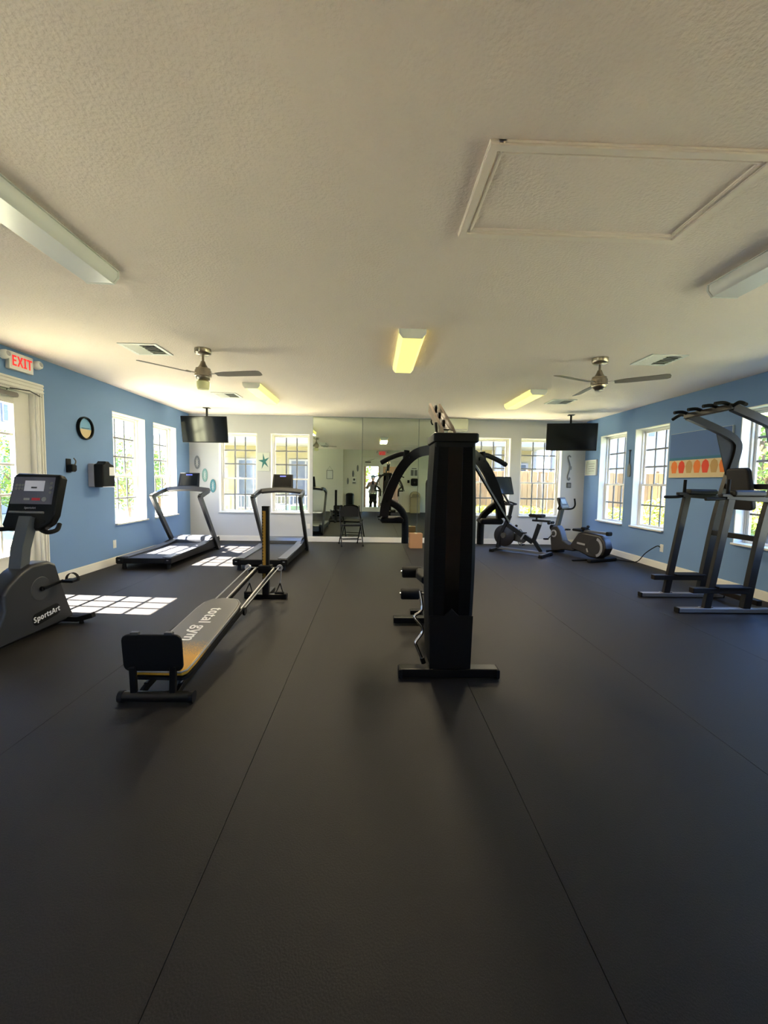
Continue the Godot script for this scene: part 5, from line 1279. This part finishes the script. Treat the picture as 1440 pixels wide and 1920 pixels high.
# ---------------------------------------------------------------- the person with the phone
func surface_net(bones: Array, cell: float, k: float, parent: Node3D, called: String, mat: String) -> void:
	var lo := Vector3.ONE * 1e9
	var hi := Vector3.ONE * -1e9
	for b in bones:
		for e in [[b[0], b[2]], [b[1], b[3]]]:
			lo = lo.min(e[0] - Vector3.ONE * (e[1] + 3 * cell)); hi = hi.max(e[0] + Vector3.ONE * (e[1] + 3 * cell))
	var nx := int((hi.x - lo.x) / cell) + 2
	var ny := int((hi.y - lo.y) / cell) + 2
	var nz := int((hi.z - lo.z) / cell) + 2
	var f := PackedFloat32Array()
	f.resize(nx * ny * nz)
	f.fill(1.0)
	for b in bones:   # smooth minimum, bone by bone, near the bone only
		var r := maxf(b[2], b[3]) + 4 * cell
		var p0: Vector3 = (b[0].min(b[1]) - Vector3.ONE * r - lo) / cell
		var p1: Vector3 = (b[0].max(b[1]) + Vector3.ONE * r - lo) / cell
		var ab: Vector3 = b[1] - b[0]
		var l2 := maxf(ab.length_squared(), 1e-9)
		for x in range(maxi(0, int(p0.x)), mini(nx, int(p1.x) + 2)):
			for y in range(maxi(0, int(p0.y)), mini(ny, int(p1.y) + 2)):
				for z in range(maxi(0, int(p0.z)), mini(nz, int(p1.z) + 2)):
					var p := lo + Vector3(x, y, z) * cell
					var h := clampf((p - b[0]).dot(ab) / l2, 0.0, 1.0)
					var q: Vector3 = p - b[0] - ab * h
					var d: float = q.length() - lerpf(b[2], b[3], h)
					var i := (x * ny + y) * nz + z
					var o := f[i]
					var s := maxf(k - absf(o - d), 0.0) / k
					f[i] = minf(o, d) - s * s * k * 0.25
	var vid := {}
	var vs := []
	var ns := []
	for x in nx - 1:
		for y in ny - 1:
			for z in nz - 1:
				var i0 := (x * ny + y) * nz + z
				var c := [f[i0], f[i0 + 1], f[i0 + nz], f[i0 + nz + 1], f[i0 + ny * nz], f[i0 + ny * nz + 1], f[i0 + ny * nz + nz], f[i0 + ny * nz + nz + 1]]
				var neg := 0
				for v in c: neg += 1 if v < 0 else 0
				if neg == 0 or neg == 8: continue
				var s := Vector3.ZERO
				var cnt := 0
				for e in [[0, 1], [2, 3], [4, 5], [6, 7], [0, 2], [1, 3], [4, 6], [5, 7], [0, 4], [1, 5], [2, 6], [3, 7]]:
					var a: float = c[e[0]]
					var b2: float = c[e[1]]
					if (a < 0) != (b2 < 0):
						var u := a / (a - b2)
						var pa := Vector3(e[0] >> 2, (e[0] >> 1) & 1, e[0] & 1)
						var pb := Vector3(e[1] >> 2, (e[1] >> 1) & 1, e[1] & 1)
						s += pa.lerp(pb, u); cnt += 1
				vid[i0] = vs.size()
				vs.append(lo + (Vector3(x, y, z) + s / cnt) * cell)
				ns.append(Vector3(c[4] + c[5] + c[6] + c[7] - c[0] - c[1] - c[2] - c[3], c[2] + c[3] + c[6] + c[7] - c[0] - c[1] - c[4] - c[5], c[1] + c[3] + c[5] + c[7] - c[0] - c[2] - c[4] - c[6]).normalized())
	var m := MB.new()
	var sx := ny * nz
	for x in range(1, nx - 1):
		for y in range(1, ny - 1):
			for z in range(1, nz - 1):
				var i0 := (x * ny + y) * nz + z
				for ax in [[sx, nz, 1], [nz, 1, sx], [1, sx, nz]]:
					if (f[i0] < 0) != (f[i0 + ax[0]] < 0):
						var q := [i0, i0 - ax[1], i0 - ax[1] - ax[2], i0 - ax[2]]
						if vid.has(q[0]) and vid.has(q[1]) and vid.has(q[2]) and vid.has(q[3]):
							var w := [vid[q[0]], vid[q[1]], vid[q[2]], vid[q[3]]]
							m.quads(vs[w[0]], vs[w[1]], vs[w[2]], vs[w[3]], ns[w[0]], ns[w[1]], ns[w[2]], ns[w[3]])
	part(parent, called, m, mat)

func photographer() -> void:
	# stands on the paving outside the door, facing it (-z), phone held up in both hands
	var z0 := 0.98
	var t := thing("person", "person in a light top and dark trousers outside the glass door, holding up a phone", "person", Vector3(0.02, -0.10, z0))
	var sh := 1.37
	var head := Vector3(0, 1.60, -0.01)
	var skin := [[head + Vector3(0, -0.03, -0.03), head + Vector3(0, 0.045, 0.0), 0.072, 0.09], [head + Vector3(0, -0.09, -0.045), head + Vector3(0, -0.04, -0.04), 0.045, 0.06], [head + Vector3(0, -0.19, 0.01), head + Vector3(0, -0.08, 0.0), 0.055, 0.052], [head + Vector3(0, 0.0, -0.10), head + Vector3(0, -0.035, -0.112), 0.01, 0.016]]
	for s in [-1, 1]:
		skin.append([head + Vector3(s * 0.083, 0.0, 0.0), head + Vector3(s * 0.09, -0.03, 0.005), 0.016, 0.012])
		# forearm to a hand that grips the phone's edge
		var el := Vector3(s * 0.27, 1.16, -0.08)
		var wr := Vector3(s * 0.105, 1.36, -0.405)
		skin.append([el, wr, 0.045, 0.029])
		skin.append([wr, wr + Vector3(-s * 0.018, 0.045, -0.02), 0.033, 0.03])
		for q in 4: skin.append([wr + Vector3(-s * 0.01, 0.03 + 0.018 * q, -0.02), wr + Vector3(-s * (0.05 + 0.006 * (q % 2)), 0.045 + 0.019 * q, -0.052 + 0.004 * q), 0.0095, 0.008])
		skin.append([wr + Vector3(-s * 0.02, 0.03, 0.01), wr + Vector3(-s * 0.06, 0.075, 0.0), 0.012, 0.009])
	surface_net(skin, 0.012, 0.025, t, "body", "skin")
	var shirt := [[Vector3(0, 1.0, 0.02), Vector3(0, 1.25, 0.03), 0.145, 0.155], [Vector3(-0.13, 1.33, 0.03), Vector3(0.13, 1.33, 0.03), 0.095, 0.095], [Vector3(-0.09, 0.98, 0.02), Vector3(0.09, 0.98, 0.02), 0.125, 0.125], [Vector3(0, 1.36, 0.03), Vector3(0, 1.44, 0.02), 0.08, 0.07]]
	for s in [-1, 1]:
		shirt.append([Vector3(s * 0.17, 1.35, 0.03), Vector3(s * 0.27, 1.16, -0.07), 0.075, 0.058])
		shirt.append([Vector3(s * 0.27, 1.16, -0.07), Vector3(s * 0.20, 1.24, -0.20), 0.058, 0.048])
	surface_net(shirt, 0.02, 0.05, t, "shirt", "shirt")
	var tr := []
	for s in [-1, 1]:
		tr.append([Vector3(s * 0.075, 0.92, 0.02), Vector3(s * 0.10, 0.50, 0.0), 0.115, 0.075])
		tr.append([Vector3(s * 0.10, 0.50, 0.0), Vector3(s * 0.11, 0.10, 0.03), 0.075, 0.052])
	surface_net(tr, 0.02, 0.05, t, "trousers", "trousers")
	surface_net([[head + Vector3(0, 0.06, 0.015), head + Vector3(0, -0.01, 0.045), 0.092, 0.08], [head + Vector3(-0.04, 0.075, -0.035), head + Vector3(0.04, 0.075, -0.035), 0.058, 0.058]], 0.012, 0.03, t, "hair", "hair")
	part(t, "mouth", pr(circ(0.022, 12, 0.005), 0.004, TR(head + Vector3(0, -0.068, -0.098))), "lip")
	for s in [-1, 1]:
		part(t, "eye", la([Vector2(0, -0.007), Vector2(0.007, -0.004), Vector2(0.009, 0.0), Vector2(0.007, 0.004), Vector2(0, 0.007)], TR(head + Vector3(s * 0.032, 0.005, -0.084)), 10), "hair")
		part(t, "shoe", pr([Vector2(-0.10, 0.0), Vector2(0.16, 0.0), Vector2(0.18, 0.03), Vector2(0.12, 0.065), Vector2(0.02, 0.095), Vector2(-0.07, 0.10), Vector2(-0.10, 0.06)], 0.09, Transform3D(Basis(Vector3(0, 0, -1), Vector3.UP, Vector3(1, 0, 0)), Vector3(s * 0.11, 0.0, 0.03)), 0.02), "soft_black")
	var ph := thing("smartphone", "dark smartphone held up by the person outside the door", "phone", Vector3(0.0, 1.3476, 0.48))
	part(ph, "case", pr(rrect(0.078, 0.16, 0.012), 0.009, TR(Vector3(0.012, -0.055, 0.0125)), 0.002), "black_plastic")
	part(ph, "display", bx(Vector3(0.012, -0.055, 0.0175), Vector3(0.07, 0.15, 0.001)), "screen")

# ---------------------------------------------------------------- more materials that carry print
func print_materials() -> void:
	M("clock_sky", Color(0.46, 0.66, 0.80), 0.3)
	M("clock_sand", Color(0.80, 0.72, 0.56), 0.6)
	M("print_sky", Color(0.30, 0.42, 0.62), 0.7)
	M("print_sea", Color(0.20, 0.42, 0.52), 0.7)
	M("print_orange", Color(0.86, 0.45, 0.16), 0.7)
	M("print_red", Color(0.84, 0.25, 0.14), 0.7)
	M("print_tan", Color(0.70, 0.56, 0.34), 0.7)
	M("lip", Color(0.55, 0.30, 0.27), 0.5)
	M("grey_case", Color(0.62, 0.62, 0.66), 0.5)
	M("ac_white", Color(0.87, 0.87, 0.78), 0.45)
	M("canvas_pale", Color(0.78, 0.81, 0.77), 0.8)
	M("teal_dark", Color(0.16, 0.42, 0.42), 0.7)
	M("oar_grey", Color(0.45, 0.47, 0.48), 0.7)
	M("beige_dark", Color(0.50, 0.45, 0.34), 0.6)
	M("rail_gray", Color(0.30, 0.31, 0.34), 0.4)
	M("hood_gray", Color(0.20, 0.21, 0.23), 0.35)
	M("dark_steel", Color(0.14, 0.145, 0.15), 0.35)
	M("belt", Color(0.10, 0.10, 0.115), 0.55)
	M("shroud", Color(0.15, 0.15, 0.155), 0.45)
	M("mast_gray", Color(0.30, 0.31, 0.315), 0.4)
	M("gloss_black", g(0.02), 0.2, 0.0, {"metallic_specular": 0.3})
	M("boom_steel", Color(0.42, 0.36, 0.30), 0.3, 0.7)
	M("silver_steel", Color(0.50, 0.48, 0.46), 0.4, 0.4)
	M("brown_steel", Color(0.11, 0.088, 0.072), 0.42, 0.0, {"metallic_specular": 0.38})
	M("taupe_gray", Color(0.165, 0.15, 0.14), 0.45)
	M("taupe_dark", Color(0.11, 0.10, 0.095), 0.5)
	M("flywheel", Color(0.07, 0.05, 0.045), 0.3)
	M("tablet_glass", Color(0.10, 0.12, 0.14), 0.08)
	M("lcd_off", Color(0.45, 0.48, 0.46), 0.3)
	M("utility_green", Color(0.24, 0.33, 0.28), 0.6)
	# perforated shell: dark mesh with fine holes printed as a dot screen
	var im := Image.create(64, 64, false, Image.FORMAT_RGB8)
	im.fill(g(0.055))
	for y in 64:
		for x in 64:
			var cx := fposmod(x + (8.0 if (y / 16) % 2 == 1 else 0.0), 16.0) - 8.0
			var cy := fposmod(y, 16.0) - 8.0
			if cx * cx + cy * cy < 26.0: im.set_pixel(x, y, g(0.02))
	var ms := M("mesh_shell", Color(1, 1, 1), 0.55, 0.0, {"metallic_specular": 0.2})
	ms.albedo_texture = ImageTexture.create_from_image(im)
	ms.uv1_triplanar = true; ms.uv1_world_triplanar = true; ms.uv1_scale = Vector3.ONE * 22.0
	# glide board vinyl: grey print breaking up into dots over yellow
	var rg := RandomNumberGenerator.new()
	rg.seed = 21
	var bi := Image.create(256, 512, false, Image.FORMAT_RGB8)
	for y in 512:
		for x in 256:
			var v := y / 512.0
			var k := clampf((v - 0.60) / 0.17, 0.0, 1.0)
			var c := Color(0.27, 0.27, 0.28).lerp(Color(0.36, 0.36, 0.37), clampf(v / 0.6, 0, 1))
			if rg.randf() < k: c = Color(0.74, 0.54, 0.14).lerp(Color(0.80, 0.58, 0.15), rg.randf())
			bi.set_pixel(x, y, c)
	var bv := M("board_vinyl", Color(1, 1, 1), 0.42)
	bv.albedo_texture = ImageTexture.create_from_image(bi)

func _ready() -> void:
	# camera
	var cam := Camera3D.new()
	cam.name = "camera"
	add_child(cam)
	cam.fov = rad_to_deg(2.0 * atan(960.0 / 800.0))
	cam.near = 0.01; cam.far = 300.0
	cam.position = Vector3(0, 1.3476, 0)
	cam.rotation = Vector3(-0.0709, -0.0276, 0.0164)
	cam.current = true
	# sky, sun, exposure
	var env := Environment.new()
	var sm := ProceduralSkyMaterial.new()
	sm.sky_top_color = Color(0.38, 0.56, 0.86); sm.sky_horizon_color = Color(0.72, 0.81, 0.91)
	sm.ground_bottom_color = Color(0.35, 0.38, 0.30); sm.ground_horizon_color = Color(0.70, 0.74, 0.74)
	sm.energy_multiplier = 1.0
	var sky := Sky.new()
	sky.sky_material = sm
	env.background_mode = Environment.BG_SKY; env.sky = sky
	env.background_energy_multiplier = 2.0
	env.tonemap_mode = Environment.TONE_MAPPER_LINEAR
	env.tonemap_exposure = 9.4
	env.sdfgi_enabled = true; env.ssao_enabled = true; env.ssil_enabled = true
	var we := WorldEnvironment.new()
	we.name = "surroundings"
	we.environment = env
	add_child(we)
	var sun := DirectionalLight3D.new()
	sun.name = "sun"
	add_child(sun)
	sun.basis = Basis.looking_at(Vector3(1.0, -1.13, 0.085).normalized())
	sun.light_energy = 7.0; sun.light_color = Color(1.0, 0.97, 0.93); sun.light_angular_distance = 0.53
	sun.shadow_enabled = true; sun.sky_mode = DirectionalLight3D.SKY_MODE_LIGHT_ONLY
	make_materials()
	print_materials()
	build_room()
	build_outside()
	treadmill(Vector3(-3.35, 0, -6.32), "black treadmill beside the blue wall under the windows")
	treadmill(Vector3(-1.645, 0, -6.30), "black treadmill in front of the far white wall, behind the yellow scale tower")
	upright_bike()
	glide_bench()
	multi_gym()
	curl_bar()
	folding_chair()
	cardboard_box()
	spin_bike()
	recumbent_bike()
	dip_station()
	build_ceiling_things()
	build_wall_things()
	photographer()
